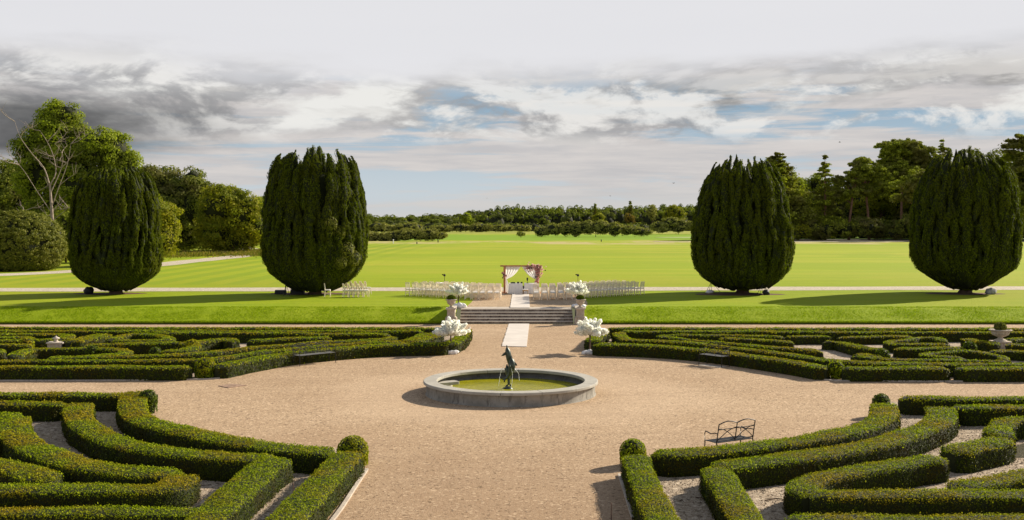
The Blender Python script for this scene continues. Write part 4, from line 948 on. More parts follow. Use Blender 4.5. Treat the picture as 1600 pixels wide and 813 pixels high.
b = MB(); p = G(1197, 461, TZ); b.blob((0, 0, .17), (.24, .18, .20), 0, 12, 8, .15, 1.); b.tube([(-.15, 0, .30), (0, -.03, .48), (.15, 0, .30)], .015, 5); tag(b.build('equipment_bag', M['black_case'], loc=tuple(p)), 'dark soft bag leaning on the tripod right of the right central yew', 'bag')
b = MB(); p = G(1109, 458.3, TZ); b.blob((0, 0, .10), (.28, .2, .13), 0, 12, 8, .15, 2.); tag(b.build('cloth_bundle', M['white_cloth'], loc=tuple(p)), 'small grey white bundle under the tripod left of the right central yew', 'bundle')
for px, py, s, lab in ((139, 459.5, (.34, .3, .30), 'dark rounded stone lying left of the leftmost yew trunk'), (1548, 460, (.40, .3, .26), 'pale grey boulder lying right of the rightmost yew trunk')):
    b = MB(); p = G(px, py, TZ); b.blob((0, 0, s[2] * .7), s, 0, 16, 10, .10, px); tag(b.build('boulder', M['boulder' if px > 500 else 'black_case'], loc=tuple(p)), lab, 'stone')

# ------------------------------------------------------------------ benches
def bench(label, p, ang, L, n, sh=.43, bh=.88, seat='black'):
    """metal bench: p = middle of the seat on the ground, facing +Y of its own frame"""
    t = empty('metal_bench', p, ang, label=label, cat='bench', group='black metal garden benches'); r = .014; hl = L / 2
    b = MB()
    for i in range(7): b.box((0, -.19 + .065 * i, sh), (L, .045, .012))
    b.build('seat', M[seat], t)
    b = MB(); top = lambda x: bh - .06 + .06 * abs(math.sin(math.pi * (x + hl) / L * n))
    xs = np.linspace(-hl, hl, 16 * n + 1); b.tube([(x, -.30, top(x)) for x in xs], r, 6); b.tube([(-hl, -.285, sh + .34), (hl, -.285, sh + .34)], r * .7, 6); b.tube([(-hl, -.22, sh + .05), (hl, -.22, sh + .05)], r, 6)
    for k in range(n + 1): x = -hl + L * k / n; b.tube([(x, -.21, sh), (x, -.30, top(x))], r, 6)
    for k in range(n):
        x0 = -hl + L * k / n; w = L / n
        for s in (1, -1):
            q = np.linspace(0, 1, 10); b.tube([(x0 + (w * (u if s == 1 else 1 - u)), -.22 - .07 * math.sin(u * 1.57), sh + .05 + .31 * math.sin(u * math.pi / 2)) for u in q], r * .75, 5)
            b.tube([(x0 + (w * (u if s == 1 else 1 - u)), -.29 + .07 * (1 - math.cos(u * 1.57)), sh + .36 - .31 * (1 - math.cos(u * math.pi / 2))) for u in q], r * .6, 5)
    b.build('backrest', M['black'], t)
    for x in (-hl, hl):
        b = MB(); b.tube([(x, -.26, 0), (x, -.21, sh)], r * 1.1, 6); b.build('leg', M['black'], t)
        b = MB(); b.tube([(x, .24, 0), (x, .22, sh)], r * 1.1, 6); b.build('leg', M['black'], t)
        b = MB(); b.tube([(x, .22, sh), (x, .23, sh + .18), (x, .19, sh + .24), (x, .0, sh + .20), (x, -.15, sh + .24), (x, -.26, sh + .23)], r, 6); b.build('armrest', M['black'], t)
c = np.array([5.47, 27.42, 0]); bench('black metal bench seen from behind, beside the near right curved hedge', c, R(31), 1.20, 2, sh=.37, bh=.90)
a, e = G(463, 572), G(519, 566); d = e - a; ang = math.atan2(d[1], d[0]); m_ = (a + e) / 2 + np.array([-d[1], d[0], 0]) / np.linalg.norm(d) * -.02; bench('long black metal bench against the far left parterre hedge', m_, ang + math.pi, np.linalg.norm(d), 3, seat='grey_seat')
a, e = G(1098.7, 569), G(1134, 573.7); d = e - a; ang = math.atan2(d[1], d[0]); m_ = (a + e) / 2 + np.array([-d[1], d[0], 0]) / np.linalg.norm(d) * -.02; bench('small black metal bench against the far right parterre hedge', m_, ang + math.pi, np.linalg.norm(d), 2, seat='grey_seat')
p = G(1113, 572.5); b = MB(); b.box((0, 0, .012), (1.05, .5, .024), rz=-.8, bev=.01); tag(b.build('stone_slab', M['edging'], loc=(p[0], p[1], 0.0)), 'flat pale stone slab in the gravel under the small far right bench', 'slab')
P = [G(*q) for q in ((341, 603.5), (362, 600.8), (386, 602.8), (357, 606.8))]; b = MB(); V = [(q[0], q[1], z) for z in (0.0, .022) for q in P]
b.add(V, [(3, 2, 1, 0), (4, 5, 6, 7)] + [(i, (i + 1) % 4, 4 + (i + 1) % 4, 4 + i) for i in range(4)]); b.box(((P[0] + P[2])[0] / 2, (P[0] + P[2])[1] / 2, .024), (.3, .05, .012)); tag(b.build('drain_cover', M['cover']), 'rusty drain cover set in the court gravel left of the fountain', 'drain cover')
for px, py, hgt, lab in ((955, 815, .34, 'thin dark metal stake in the gravel at the bottom right of the walk'), (458, 806, .62, 'thin dark metal stake beside the near left slanting hedge at the bottom')):
    p = G(px, py); b = MB(); b.tube([(0, 0, 0), (.005, 0, hgt)], [.011, .009], 6); b.lathe([(.016, hgt), (.012, hgt + .02), (0, hgt + .025)], n=8); tag(b.build('metal_stake', M['iron'], loc=tuple(p)), lab, 'stake')
b = MB()
for (u, v, u2, v2) in ((1087, 777, 1105, 784), (1062, 783, 1068, 784), (1195, 782, 1230, 781)):
    a, e = G(u, v, .02), G(u2, v2, .02); m_ = (a + e) / 2 + np.array([0.02, .05, .02]); b.tube([a, m_, e], [.012, .014, .006], 5)
tag(b.build('fallen_twig', M['bark']), 'thin dark fallen twigs on the near right parterre gravel', 'twigs')

# ------------------------------------------------------------------ ornaments of the far parterres
ut = empty('planted_urn', (XD(1563, 50.3), 50.3, 0), label='wide stone urn on a square pedestal in the far right parterre', cat='urn')
b = MB(); b.box((0, 0, .17), (.66, .66, .34), bev=.02); b.box((0, 0, .36), (.76, .76, .05), bev=.03); b.build('pedestal', M['urn_stone'], ut)
b = MB(); b.lathe([(.30, .39), (.26, .44), (.12, .50), (.11, .56), (.20, .60), (.36, .68), (.40, .78), (.40, .84), (.50, .87), (.51, .91), (.44, .92), (.40, .88)], n=32); b.build('bowl', M['urn_stone'], ut)
c = MB(); c.blob((0, 0, 0), (.24, .24, .2), 1, 12, 8, .1); D = rng.normal(0, 1, (1200, 3)); D /= np.linalg.norm(D, axis=1)[:, None]; c.leaves(D * np.array([.27, .27, .23]) * (1 + .1 * lump(D, 3))[:, None], D, .075, 0, .6, .5)
tag(c.build('urn_shrub', [M['oak'], M['tree_core']], loc=(XD(1563, 50.3), 50.3, 1.03)), 'dark leafy shrub growing out of the wide stone urn, far right parterre', 'shrub')
ot = empty('stone_ornament', (XD(87.5, 49.5), 49.5, 0), label='pale stone pedestal with a capped finial in the far left parterre', cat='ornament')
b = MB(); b.box((0, 0, .19), (.62, .55, .38), rz=.12, bev=.01); b.build('pedestal', M['urn_stone'], ot)
b = MB(); b.box((.02, 0, .405), (.74, .66, .05), rz=.12, bev=.02); b.build('slab', M['tread_stone'], ot)
b = MB(); b.lathe([(.13, .43), (.09, .47), (.08, .56), (.17, .585), (.16, .61), (.06, .66), (.03, .70), (.0, .71)], n=18); b.build('finial', M['tread_stone'], ot)
# ------------------------------------------------------------------ trees
def unit(n):
    D = rng.normal(0, 1, (n, 3)); return D / np.linalg.norm(D, axis=1)[:, None]
def limbs(b, base, top, r0, targets, mat=0):
    """trunk with limbs reaching into the crown"""
    base, top = np.array(base, float), np.array(top, float); n = 6
    P = base + (top - base) * np.linspace(0, 1, n)[:, None] + np.vstack([[0, 0, 0], rng.normal(0, r0 * .5, (n - 1, 3)) * [1, 1, .2]])
    b.tube(P, np.linspace(r0, r0 * .35, n) * np.array([1.35, 1] + [1] * (n - 2)), 8, mat)
    for t_ in targets:
        t_ = np.array(t_, float); k = rng.integers(2, n - 1); s = P[k]; m = (s + t_) / 2 + np.array([0, 0, .12 * np.linalg.norm(t_ - s)])
        b.tube([s, m, t_], [r0 * .38, r0 * .24, r0 * .08], 6, mat)

def yew(label, px, py, wpx, top_py, seed, lean=0.0, prof=None):
    Y = G(px, py, TZ)[1] + .3; x0 = XD(px, Y); Rm = .965 * wpx / 2 / F * Y; Hh = ZD(top_py, Y) - TZ; r = np.random.default_rng(seed)
    t = empty('yew_tree', (x0, Y, TZ), label=label, cat='tree', group='clipped Irish yews on the lawn')
    tt = [0, .02, .06, .11, .17, .24, .33, .45, .58, .70, .80, .88, .94, 1.0]; pr = prof or [.16, .18, .36, .58, .77, .91, 1.0, 1.0, .96, .90, .84, .76, .66, .40]
    rad = lambda q: np.interp(q, tt, pr) * Rm
    b = MB(); b.tube([(0, 0, -.05), (.05, 0, .3), (0, .05, 1.0)], [.55, .40, .36], 12)
    for k in range(7): a = k * .9 + r.uniform(0, .4); b.tube([(.2 * math.cos(a), .2 * math.sin(a), 0.02), (.38 * math.cos(a), .38 * math.sin(a), .6), (.95 * math.cos(a), .95 * math.sin(a), 1.5)], [.16, .12, .05], 6)
    b.build('trunk', M['bark'], t)
    b = MB(); q = np.linspace(0.03, .97, 22); n = 40; th = np.linspace(0, 2 * math.pi, n, endpoint=False)
    V = np.array([[(rad(z) * .70) * (1 + .05 * math.sin(a * 9 + seed)) * math.cos(a) + lean * z * Hh, rad(z) * .70 * math.sin(a), z * Hh * .85] for z in q for a in th])
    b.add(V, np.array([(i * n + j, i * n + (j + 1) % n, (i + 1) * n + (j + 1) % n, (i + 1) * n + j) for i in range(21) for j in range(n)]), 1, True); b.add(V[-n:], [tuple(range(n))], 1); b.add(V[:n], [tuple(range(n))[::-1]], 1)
    rings = ((44, 1.0, .05, .78, .965), (70, 1.02, .0, .0, .0), (24, .78, .40, .84, .99), (14, .52, .6, .88, 1.02), (7, .2, .8, .92, 1.02))
    for (m, fr, z0, ta, tb) in rings:
        for k in range(m):
            a = 2 * math.pi * (k + r.uniform(-.40, .40)) / m; top = r.uniform(ta, tb); short = ta == 0
            if short: z0 = r.uniform(.05, .60); top = min(.93, z0 + r.uniform(.14, .36))
            zs = z0 * r.uniform(.8, 1.25) if (fr > .9 and not short) else z0
            outer = fr > .9; p_ = r.uniform(.20, .34) * (.85 if short else 1) * Rm / 3.6; rec = 0 if short else (k % 3) * .13 + .10 * r.random(); ph = r.uniform(0, 6.28, 3)
            tl = r.uniform(.08, .16); wd = r.uniform(.03, .07) * (1 if outer else .4)
            def shape(z):
                tip = np.clip((top - z) / tl, 0, 1) ** .55 * (np.clip((z - zs) / .06, .05, 1) ** .5 if short else 1)
                wob = 1 + .20 * np.sin(z * 31 + ph[0]) + .16 * np.sin(z * 57 + ph[1]) + .10 * np.sin(z * 97 + ph[2])
                rc = rad(np.minimum(z, .97)) * fr - (p_ * .8 + rec * np.clip((z - .12) / .2, 0, 1)) * outer
                wa = a + wd * np.sin(z * 8 + ph[1]) + .5 * wd * np.sin(z * 19 + ph[2])
                return p_ * tip * wob, rc * np.cos(wa) + lean * z * Hh, rc * np.sin(wa)
            zz = np.linspace(zs, top - .008, 34); rr, cx, cy = shape(zz)
            b.tube(np.stack([cx, cy, zz * Hh], 1), np.maximum(rr * .74, .01), 9, 1)
            N = int((2600 if outer else 1000) * (top - zs) / .85 * (1.2 if short else 1)); z = zs + (top - zs) * rng.uniform(0, 1, N); u = rng.uniform(0, 6.2832, N); rr, cx, cy = shape(z)
            P = np.stack([cx + rr * np.cos(u), cy + rr * np.sin(u), z * Hh], 1); Nn = np.stack([np.cos(u), np.sin(u), np.full(N, .35)], 1)
            P = P + Nn * (lump(P, 2.4) * .10 + lump(P, 7) * .04)[:, None]
            keep = (np.cos(u - a) > -.1) | (z > top - .12); b.leaves(P[keep], Nn[keep], .125, 0, .38, .5, up=(0, 0, 1))
    if seed == 12:      # loose growth bulging from the right flank, its sunlit tone painted with paler leaves
        for (bx_, by_, bz_, br_) in ((1.55, -2.9, 5.0, .55), (2.1, -2.5, 4.4, .5), (2.5, -2.3, 3.2, .65), (2.9, -1.7, 2.6, .6), (2.2, -2.6, 2.4, .5)):
            U = unit(900); b.blob((bx_, by_, bz_), (br_ * .8,) * 3, 1, 12, 8, .08); b.leaves(np.array([bx_, by_, bz_]) + U * br_ * (1 + .15 * lump(U, 4))[:, None], U, .13, 2, .4, .6)
    # shaggy tufts over the lower body
    N = 14000; z = .03 + .25 * rng.uniform(0, 1, N) ** 1.2; a = rng.uniform(0, 6.2832, N); D = np.stack([np.cos(a), np.sin(a), z * 0], 1)
    lu = lump(np.stack([D[:, 0] * Rm * 2.0, D[:, 1] * Rm * 2.0, z * Hh * 1.6], 1), 1.4)
    rr = rad(z) * (.975 + .07 * lu - .07 * np.clip((z - .12) / .14, 0, 1)); P = D * rr[:, None] + np.stack([lean * z * Hh, z * 0, z * Hh + .1 * lu], 1)
    low = np.clip((.24 - z) / .2, 0, 1)[:, None]; Nn = D + np.array([0, 0, .3]) - low * np.array([0, 0, 1.2])
    b.leaves(P, Nn, .14, 0, .4, .6); b.build('crown', [M['yew'], M['yew_core'], M['laurel']], t)
yew('leftmost clipped yew, in front of the tall ash and bare tree', 181, 459.5, 141, 258, 11, prof=[.18, .20, .45, .73, .92, .985, 1.0, 1.0, .98, .94, .91, .84, .74, .50])
yew('left central clipped yew, with the spare chairs at its foot', 492, 460.5, 166, 232, 12, prof=[.16, .2, .50, .73, .89, .97, 1.0, 1.0, .98, .95, .91, .86, .78, .62])
yew('right central clipped yew, between two black tripods', 1160, 458.5, 158, 243, 13, prof=[.16, .18, .56, .78, .93, .98, 1.0, 1.0, .95, .89, .82, .74, .66, .52])
yew('rightmost clipped yew, with a pale boulder at its foot', 1508, 458.5, 166, 234, 14, prof=[.16, .18, .38, .62, .87, .97, 1.0, 1.0, .98, .94, .88, .78, .66, .48])

RWD = 1.2        # the right-hand wood stands behind the estate road
def lobed(name, label, Y, base_py, lobes, mat, trunk=None, clump=1.0, leaf=.3, dens=1.0, bark='bark', group=None, cat='tree', gz=TZ, core=.66, flat=1.0, rr0=.62):
    """lobes: photo-size ellipses (px, py, rx, ry) of one crown standing Y metres away; turned into volumes there"""
    if 262 <= Y <= 325 and min(l[0] for l in lobes) > 1190: Y *= RWD
    k = Y / F; L = [np.array([XD(a, Y), Y + rng.normal(0, .25) * c * k, ZD(b_, Y)]) for a, b_, c, d in lobes]; S = [np.array([c * k, (c + d) / 2 * k, d * k]) for a, b_, c, d in lobes]
    bx = np.mean([l[0] for l in L]) if trunk is None else XD(trunk, Y); base = np.array([bx, Y, gz]); t = empty(name, base, label=label, cat=cat, group=group)
    b = MB(); zt = max(l[2] for l in L); limbs(b, (0, 0, -.1), (np.mean([l[0] for l in L]) - bx, 0, (zt - gz) * .80), max(.12, .022 * (zt - gz)), [l - base for l in L]); b.build('trunk', M[bark], t)
    b = MB()
    for l, s in zip(L, S):
        vol = (s[0] * s[1] * s[2]) ** (1 / 3); nc = max(6, int(9.0 * (vol / clump) ** 2 * dens)); 
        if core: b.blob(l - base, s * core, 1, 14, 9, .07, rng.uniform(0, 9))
        D = unit(nc); rr = rng.uniform(rr0, 1.02, (nc, 1)); cen = l - base + D * s * rr
        for c_, d_, q in zip(cen, D, rr[:, 0]):
            if c_[2] < .25 * clump: continue
            cr = clump * rng.uniform(.55, 1.05); n = int(3.4 * (cr / leaf) ** 2 * 2.4 * min(1.4, dens + .2)); U = unit(n)
            U[:, 2] = np.where(rng.uniform(0, 1, n) < .5, np.abs(U[:, 2]), U[:, 2]); sh = rng.uniform(.55, 1.1, (n, 1))
            P = c_ + U * cr * np.array([1, 1, .72 * flat]) * sh; P[:, 2] = np.maximum(P[:, 2], .05)
            b.leaves(P, U + d_ * .6, leaf, 0, .55, .65)
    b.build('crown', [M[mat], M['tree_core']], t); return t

g = 'trees of the left-hand wood'
lobed('ash_tree', 'tallest pale green tree at left, rising behind the bare tree', 150, 405, [(80, 195, 26, 34), (105, 180, 22, 20), (62, 228, 38, 30), (105, 235, 45, 42), (150, 232, 34, 34), (180, 240, 32, 32), (196, 262, 24, 30), (130, 285, 55, 45), (60, 275, 40, 38), (180, 300, 40, 44), (90, 335, 55, 45), (86, 172, 8, 14), (120, 200, 14, 12), (40, 235, 16, 12)], 'ash', clump=1.25, leaf=.30, dens=1.15, group=g)
lobed('broadleaf_tree', 'dark tree at the left photo edge behind the round shrub', 165, 405, [(-20, 320, 50, 60), (20, 300, 28, 30), (35, 330, 35, 45), (-10, 372, 60, 40), (15, 268, 20, 14)], 'oak', clump=1.5, leaf=.36, group=g)
lobed('broadleaf_tree', 'yellowish green bush-like tree showing right of the leftmost yew', 132, 405, [(240, 350, 30, 44), (258, 372, 22, 34), (226, 325, 24, 28), (268, 345, 12, 18), (200, 380, 30, 30)], 'maple', clump=1.0, leaf=.27, dens=1.2, group=g)
lobed('holm_oak', 'dark grey green tree between the leftmost and left central yews', 185, 396, [(250, 290, 34, 30), (285, 300, 32, 28), (300, 330, 32, 40), (262, 340, 38, 45), (322, 310, 20, 22), (290, 372, 36, 28), (300, 276, 16, 12), (238, 282, 20, 20), (228, 305, 24, 30)], 'oak', clump=1.7, leaf=.38, dens=1.1, group=g)
lobed('holm_oak', 'small dark rounded tree top further back, behind the dark grey green tree', 215, 396, [(305, 290, 20, 20), (290, 310, 20, 30)], 'oak', clump=1.5, leaf=.4, group=g)
lobed('broadleaf_tree', 'broad bright green tree just left of the left central yew', 178, 396, [(345, 325, 34, 34), (378, 335, 32, 34), (400, 350, 22, 32), (335, 360, 30, 34), (368, 372, 40, 26), (358, 308, 22, 18)], 'maple', clump=1.3, leaf=.33, dens=1.2, group=g)
lobed('broadleaf_tree', 'lower green tree half hidden behind the left central yew', 200, 392, [(405, 330, 22, 24), (425, 345, 30, 35), (440, 365, 30, 25)], 'ash', clump=1.3, leaf=.36, group=g)
lobed('laurel_bush', 'large rounded evergreen bush at the left photo edge by the drive', 118, 427, [(26, 384, 73, 53), (-60, 388, 60, 46)], 'laurel', clump=.34, leaf=.15, dens=2.2, cat='bush', core=.93, rr0=.965)
lobed('broadleaf_tree', 'shadowed undergrowth tree behind the bare tree trunk', 142, 405, [(110, 360, 45, 40), (60, 370, 40, 34), (140, 380, 40, 25)], 'ash', clump=1.1, leaf=.28, group=g)
# low understorey and dry verge under the wood
b = MB(); n = 26000; x = rng.uniform(-95, -38, n); y = 176 + rng.normal(0, 6, n) - np.clip(-45 - x, 0, 100) * 1.35 + 4; P = np.stack([x, y, TZ + rng.uniform(0, .7, n)], 1)
b.leaves(P, np.tile([0., -1, .3], (n, 1)), .45, 0, .5, .3, up=(0, 0, 1)); tag(b.build('verge_grass', M['verge']), kind='stuff')

# bare tree
def bare(label, px, Y, top_py):
    base = np.array([XD(px, Y), Y, TZ]); H = ZD(top_py, Y) - TZ; t = empty('bare_tree', base, label=label, cat='tree'); b = MB()
    r = np.random.default_rng(5); sc_ = Y / F
    def grow(p, d, L, r0, lvl):
        n = 6; P = [p]; q = p.copy(); dd = d.copy()
        for i in range(n):
            dd = dd + r.normal(0, .13, 3) + np.array([0, 0, .03 * (lvl > 0)]); dd /= np.linalg.norm(dd); q = q + dd * L / n; P.append(q.copy())
        b.tube(P, np.linspace(r0, r0 * .35, n + 1), 6)
        if lvl < 3:
            for k in range(4 if lvl else 4):
                i = r.integers(2, n + 1); a = r.uniform(0, 6.28); s = np.array([math.cos(a), math.sin(a) * .6, r.uniform(-.15, .9)])
                grow(P[i], dd * .55 + s * .8, L * r.uniform(.45, .7), r0 * .42, lvl + 1)
    K = lambda u, v: np.array([XD(u, Y) - base[0], 0, ZD(v, Y) - TZ])
    trunk = [K(84, 412), K(83, 370), K(81, 330), K(78, 290)]; b.tube(trunk, [.30, .23, .17, .12], 8)
    for pts, r0 in (([(78, 290), (68, 262), (52, 240), (36, 215), (22, 190)], .15), ([(78, 290), (86, 270), (82, 245), (74, 222), (66, 205)], .13), ([(80, 300), (93, 262), (98, 240), (88, 225)], .10), ([(82, 320), (95, 290), (108, 255), (112, 225)], .10), ([(82, 335), (60, 300), (30, 258), (2, 245)], .07), ([(82, 345), (105, 325), (122, 305)], .05), ([(83, 365), (60, 350), (40, 330)], .05)):
        P = np.array([K(u, v) + np.array([0, rng.normal(0, .5), 0]) * (i > 0) for i, (u, v) in enumerate(pts)]); b.tube(smooth_line(P, .5), np.linspace(r0 * .6, .015, len(smooth_line(P, .5))), 6)
        for k in range(5):
            i = r.integers(1, len(P)); a = r.uniform(0, 6.28); grow(P[i], np.array([math.cos(a), .4 * math.sin(a), r.uniform(0, .9)]), r.uniform(1.2, 2.8), .045, 2)
    b.build('trunk', M['pale_bark'], t)
bare('bare dead tree with pale branches in front of the left-hand wood', 84, 128, 190)

# right-hand wood
g = 'trees of the right-hand wood'
def conifer(name, label, px, Y, top_py, wpx, mat='pine', tiers=16, low=.12, droop=.12, ragged=.25, leaf=.55, bark='pine_bark', shape='cone', gz=TZ, tuft=1.0):
    if Y < 700: Y *= RWD
    x0 = XD(px, Y); H = ZD(top_py, Y) - gz; Rm = wpx / 2 / F * Y; t = empty(name, (x0, Y, gz), label=label, cat='tree', group=g)
    b = MB(); b.tube([(0, 0, -.2), (.1, 0, H * .5), (0, 0, H)], [.028 * H ** .9, .018 * H ** .9, .04], 8); c = MB()
    for i in range(tiers):
        q = low + (1 - low) * (i + rng.uniform(-.2, .2)) / tiers; z = q * H
        s = (1 - q) ** .75 * (1.15) if shape == 'cone' else (math.sin(min(1, (1 - q) * 1.6 + .12) * math.pi / 2)) 
        rr = Rm * min(1.0, s + .03)
        nb = max(4, int(5 + 3 * rr / 2))
        for k in range(nb):
            a = rng.uniform(0, 6.28); L = rr * rng.uniform(1 - ragged * 1.6, 1.12); 
            if rng.random() < ragged * .5: continue
            z = (q + rng.uniform(-.5, .5) * (1 - low) / tiers) * H
            e = np.array([math.cos(a) * L, math.sin(a) * L, z - droop * L + rng.normal(0, .15)])
            b.tube([(0, 0, z), (e[0] * .5, e[1] * .5, (z + e[2]) / 2 + .15), e], [.09, .05, .02], 4)
            m = int((26 + 26 * L) * tuft); u = rng.uniform(.15, 1.05, m) ** .8; P = np.outer(u, e - [0, 0, z]) + [0, 0, z]
            P = P + rng.normal(0, 1, (m, 3)) * np.array([.32, .32, .16]) * (.5 + L * .22)
            c.leaves(P, np.tile([0, 0, 1.0], (m, 1)) + unit(m) * .5, leaf, 0, .5, .6)
    if shape == 'ivy': pass
    b.build('trunk', M[bark], t); c.build('crown', [M[mat]], t); return t
conifer('cedar_tree', 'layered cedar just right of the right central yew', 1212, 290, 238, 135, tiers=21, low=.18, droop=-.02, ragged=.28, leaf=.75, tuft=1.7)
conifer('fir_tree', 'ragged fir with a spiky top, right of the layered cedar', 1289, 285, 240, 58, tiers=18, low=.05, droop=.10, ragged=.42, leaf=.7, tuft=1.3)
conifer('spruce_tree', 'pointed spruce top rising left of the rightmost yew', 1474, 310, 216, 70, tiers=18, low=.2, droop=.1, ragged=.22, leaf=.7, tuft=1.3)
conifer('cedar_tree', 'dark wide cedar behind the rightmost yew at the photo edge', 1592, 280, 206, 150, tiers=17, low=.2, droop=.03, ragged=.22, leaf=.8, tuft=2.2)
conifer('pine_tree', 'slender conifer at the far right photo edge behind the cedar', 1660, 270, 235, 90, tiers=16, low=.15, leaf=.8, tuft=1.5)
gz = TZ
def pine(label, trunk, Y, lobes, mat='pine', dens=1.0):
    Y *= RWD; k = Y / F; base = np.array([XD(trunk, Y), Y, gz]); t = empty('pine_tree', base, label=label, cat='tree', group=g); b = MB(); c = MB()
    W = [(np.array([XD(a, Y), Y + rng.normal(0, .3) * r_ * k, ZD(b_, Y)]) - base, np.array([r_ * k, r_ * k * .9, h_ * k])) for a, b_, r_, h_ in lobes]; top = max(w[0][2] for w in W)
    tw = W[int(np.argmax([w[0][2] for w in W]))][0]
    b.tube([(0, 0, -.2), (tw[0] * .15, 0, top * .35), (tw[0] * .5, 0, top * .7), tw], [.48, .40, .30, .1], 8)
    for w, s in W:
        b.tube([(tw[0] * .4, 0, w[2] * .78), (w + [tw[0] * .4, 0, w[2] * .8]) / 2 + [0, 0, .4], w], [.22, .14, .05], 5)
        nc = int(11 * dens * s[0] * s[0] / 4) + 7; D = unit(nc)
        for d in D:
            q = w + d * s * rng.uniform(.2, 1.2); m = 110; U = unit(m); c.leaves(q + U * np.array([1.0, 1.0, .6]) * rng.uniform(.4, 1, (m, 1)), U + [0, 0, .7], .55, 0, .5, .6)
    b.build('trunk', M['pine_bark' if mat != 'ash' else 'pale_bark'], t); c.build('crown', [M[mat]], t)
pine('pine with a pale straight trunk, left of two in the right-hand wood', 1326, 288, [(1322, 285, 22, 12), (1330, 300, 26, 10), (1312, 305, 16, 10), (1340, 272, 18, 12)])
pine('pine with a pale leaning trunk, right of two in the right-hand wood', 1358, 290, [(1350, 262, 22, 10), (1368, 270, 26, 12), (1380, 288, 22, 14), (1344, 280, 22, 12), (1362, 300, 24, 10), (1345, 252, 14, 7)])
pine('large dark pine with the highest broad top left of the rightmost yew', 1408, 300, [(1392, 232, 22, 10), (1412, 228, 26, 9), (1432, 240, 26, 12), (1402, 248, 26, 12), (1440, 258, 24, 14), (1412, 268, 30, 14), (1390, 262, 18, 10)], dens=1.7)
pine('reddish trunked pine close to the left side of the rightmost yew', 1424, 265, [(1438, 275, 24, 12), (1420, 290, 26, 12), (1445, 300, 24, 14), (1412, 308, 20, 10)])
lobed('broadleaf_tree', 'brownish green tree behind the leaning pine, right-hand wood', 318, 378, [(1385, 275, 26, 24), (1372, 300, 30, 30), (1395, 310, 28, 26), (1350, 320, 26, 26)], 'maple', clump=2.0, leaf=.6, gz=gz, group=g)
lobed('broadleaf_tree', 'lit green tree below the layered cedar, right-hand wood', 300, 378, [(1245, 300, 24, 26), (1232, 330, 28, 28), (1262, 322, 22, 28), (1218, 320, 18, 22), (1275, 290, 14, 16)], 'ash', clump=1.7, leaf=.55, gz=gz, group=g)
lobed('broadleaf_tree', 'dense dark tree in the middle of the right-hand wood', 322, 378, [(1300, 325, 32, 34), (1330, 335, 30, 34), (1405, 330, 34, 40), (1440, 330, 34, 44), (1370, 345, 34, 30), (1425, 290, 30, 26)], 'oak', clump=2.2, leaf=.7, gz=gz, group=g)
lobed('broadleaf_tree', 'dark tree block between the rightmost yew and the photo edge', 300, 378, [(1500, 300, 60, 60), (1560, 300, 50, 60), (1620, 310, 60, 60), (1680, 320, 60, 60)], 'oak', clump=2.6, leaf=.8, gz=gz, group=g)
lobed('holly_bush', 'dark undergrowth bush at the foot of the fir, right-hand wood', 282, 378, [(1265, 355, 22, 16), (1290, 358, 24, 16), (1318, 358, 24, 14)], 'pine', clump=1.2, leaf=.5, gz=gz, group='undergrowth of the right-hand wood', cat='bush')
lobed('holly_bush', 'dark undergrowth bush below the two pale pine trunks', 284, 378, [(1345, 355, 24, 16), (1372, 358, 22, 17), (1395, 360, 24, 14)], 'oak', clump=1.2, leaf=.5, gz=gz, group='undergrowth of the right-hand wood', cat='bush')
lobed('holly_bush', 'dark undergrowth bush left of the rightmost yew', 280, 378, [(1418, 355, 26, 20), (1445, 352, 28, 24), (1400, 366, 18, 8)], 'oak', clump=1.2, leaf=.5, gz=gz, group='undergrowth of the right-hand wood', cat='bush')
for a_, lab in ((1250, 'low dark scrub at the lawn edge below the layered cedar'), (1300, 'low dark scrub at the lawn edge below the ragged fir'), (1350, 'low dark scrub at the lawn edge below the pale pine trunks'), (1402, 'low dark scrub at the lawn edge just left of the rightmost yew'), (1620, 'low dark scrub at the lawn edge beyond the photo\'s right yew')):
    lobed('scrub_bush', lab, 318, 378, [(a_ - 22, 368, 16, 8), (a_, 367, 20, 9), (a_ + 22, 368, 18, 8), (a_ + 10, 360, 20, 10)], 'oak', clump=1.3, leaf=.5, gz=gz, group='undergrowth of the right-hand wood', cat='bush')
lobed('gorse_bush', 'small golden lit bush beside the right central yew in the wood edge', 276, 378, [(1240, 366, 14, 9), (1255, 362, 14, 10)], 'maple', clump=.8, leaf=.4, gz=gz, cat='bush')

# gorse banks on the golf course
def gorse(label, Y, lobes): lobed('gorse_thicket', label, Y, 370, lobes, 'gorse', clump=.85 * Y / 350, leaf=.45 * Y / 350, dens=1.3, gz=TZ, group='gorse thickets on the golf course', cat='bush', core=.84)
gorse('long gorse thicket right of the left central yew, nearest the lawn', 322, [(556, 372, 20, 9), (580, 371, 14, 8), (598, 371, 13, 8), (615, 369.5, 14, 9), (634, 367, 16, 10), (655, 367, 15, 9), (672, 367, 14, 9), (688, 369, 11, 6)])
gorse('wide gorse thicket right of the wedding arch', 420, [(847, 362, 13, 7), (866, 359, 14, 9), (884, 358, 14, 10), (902, 358, 12, 11), (918, 355.5, 15, 11), (940, 356, 16, 11), (960, 358, 14, 10), (980, 360, 14, 8), (1000, 362, 12, 6), (1010, 363, 10, 5)])
gorse('gorse thicket against the left side of the right central yew', 500, [(1030, 354, 14, 8), (1048, 350, 14, 10), (1065, 351, 14, 9), (1082, 354, 12, 7), (1036, 359, 12, 5), (1060, 358, 13, 5), (1100, 356, 14, 7)])
gorse('tiny gorse bush alone left of the wide thicket', 400, [(814, 365.5, 6, 3.5)])
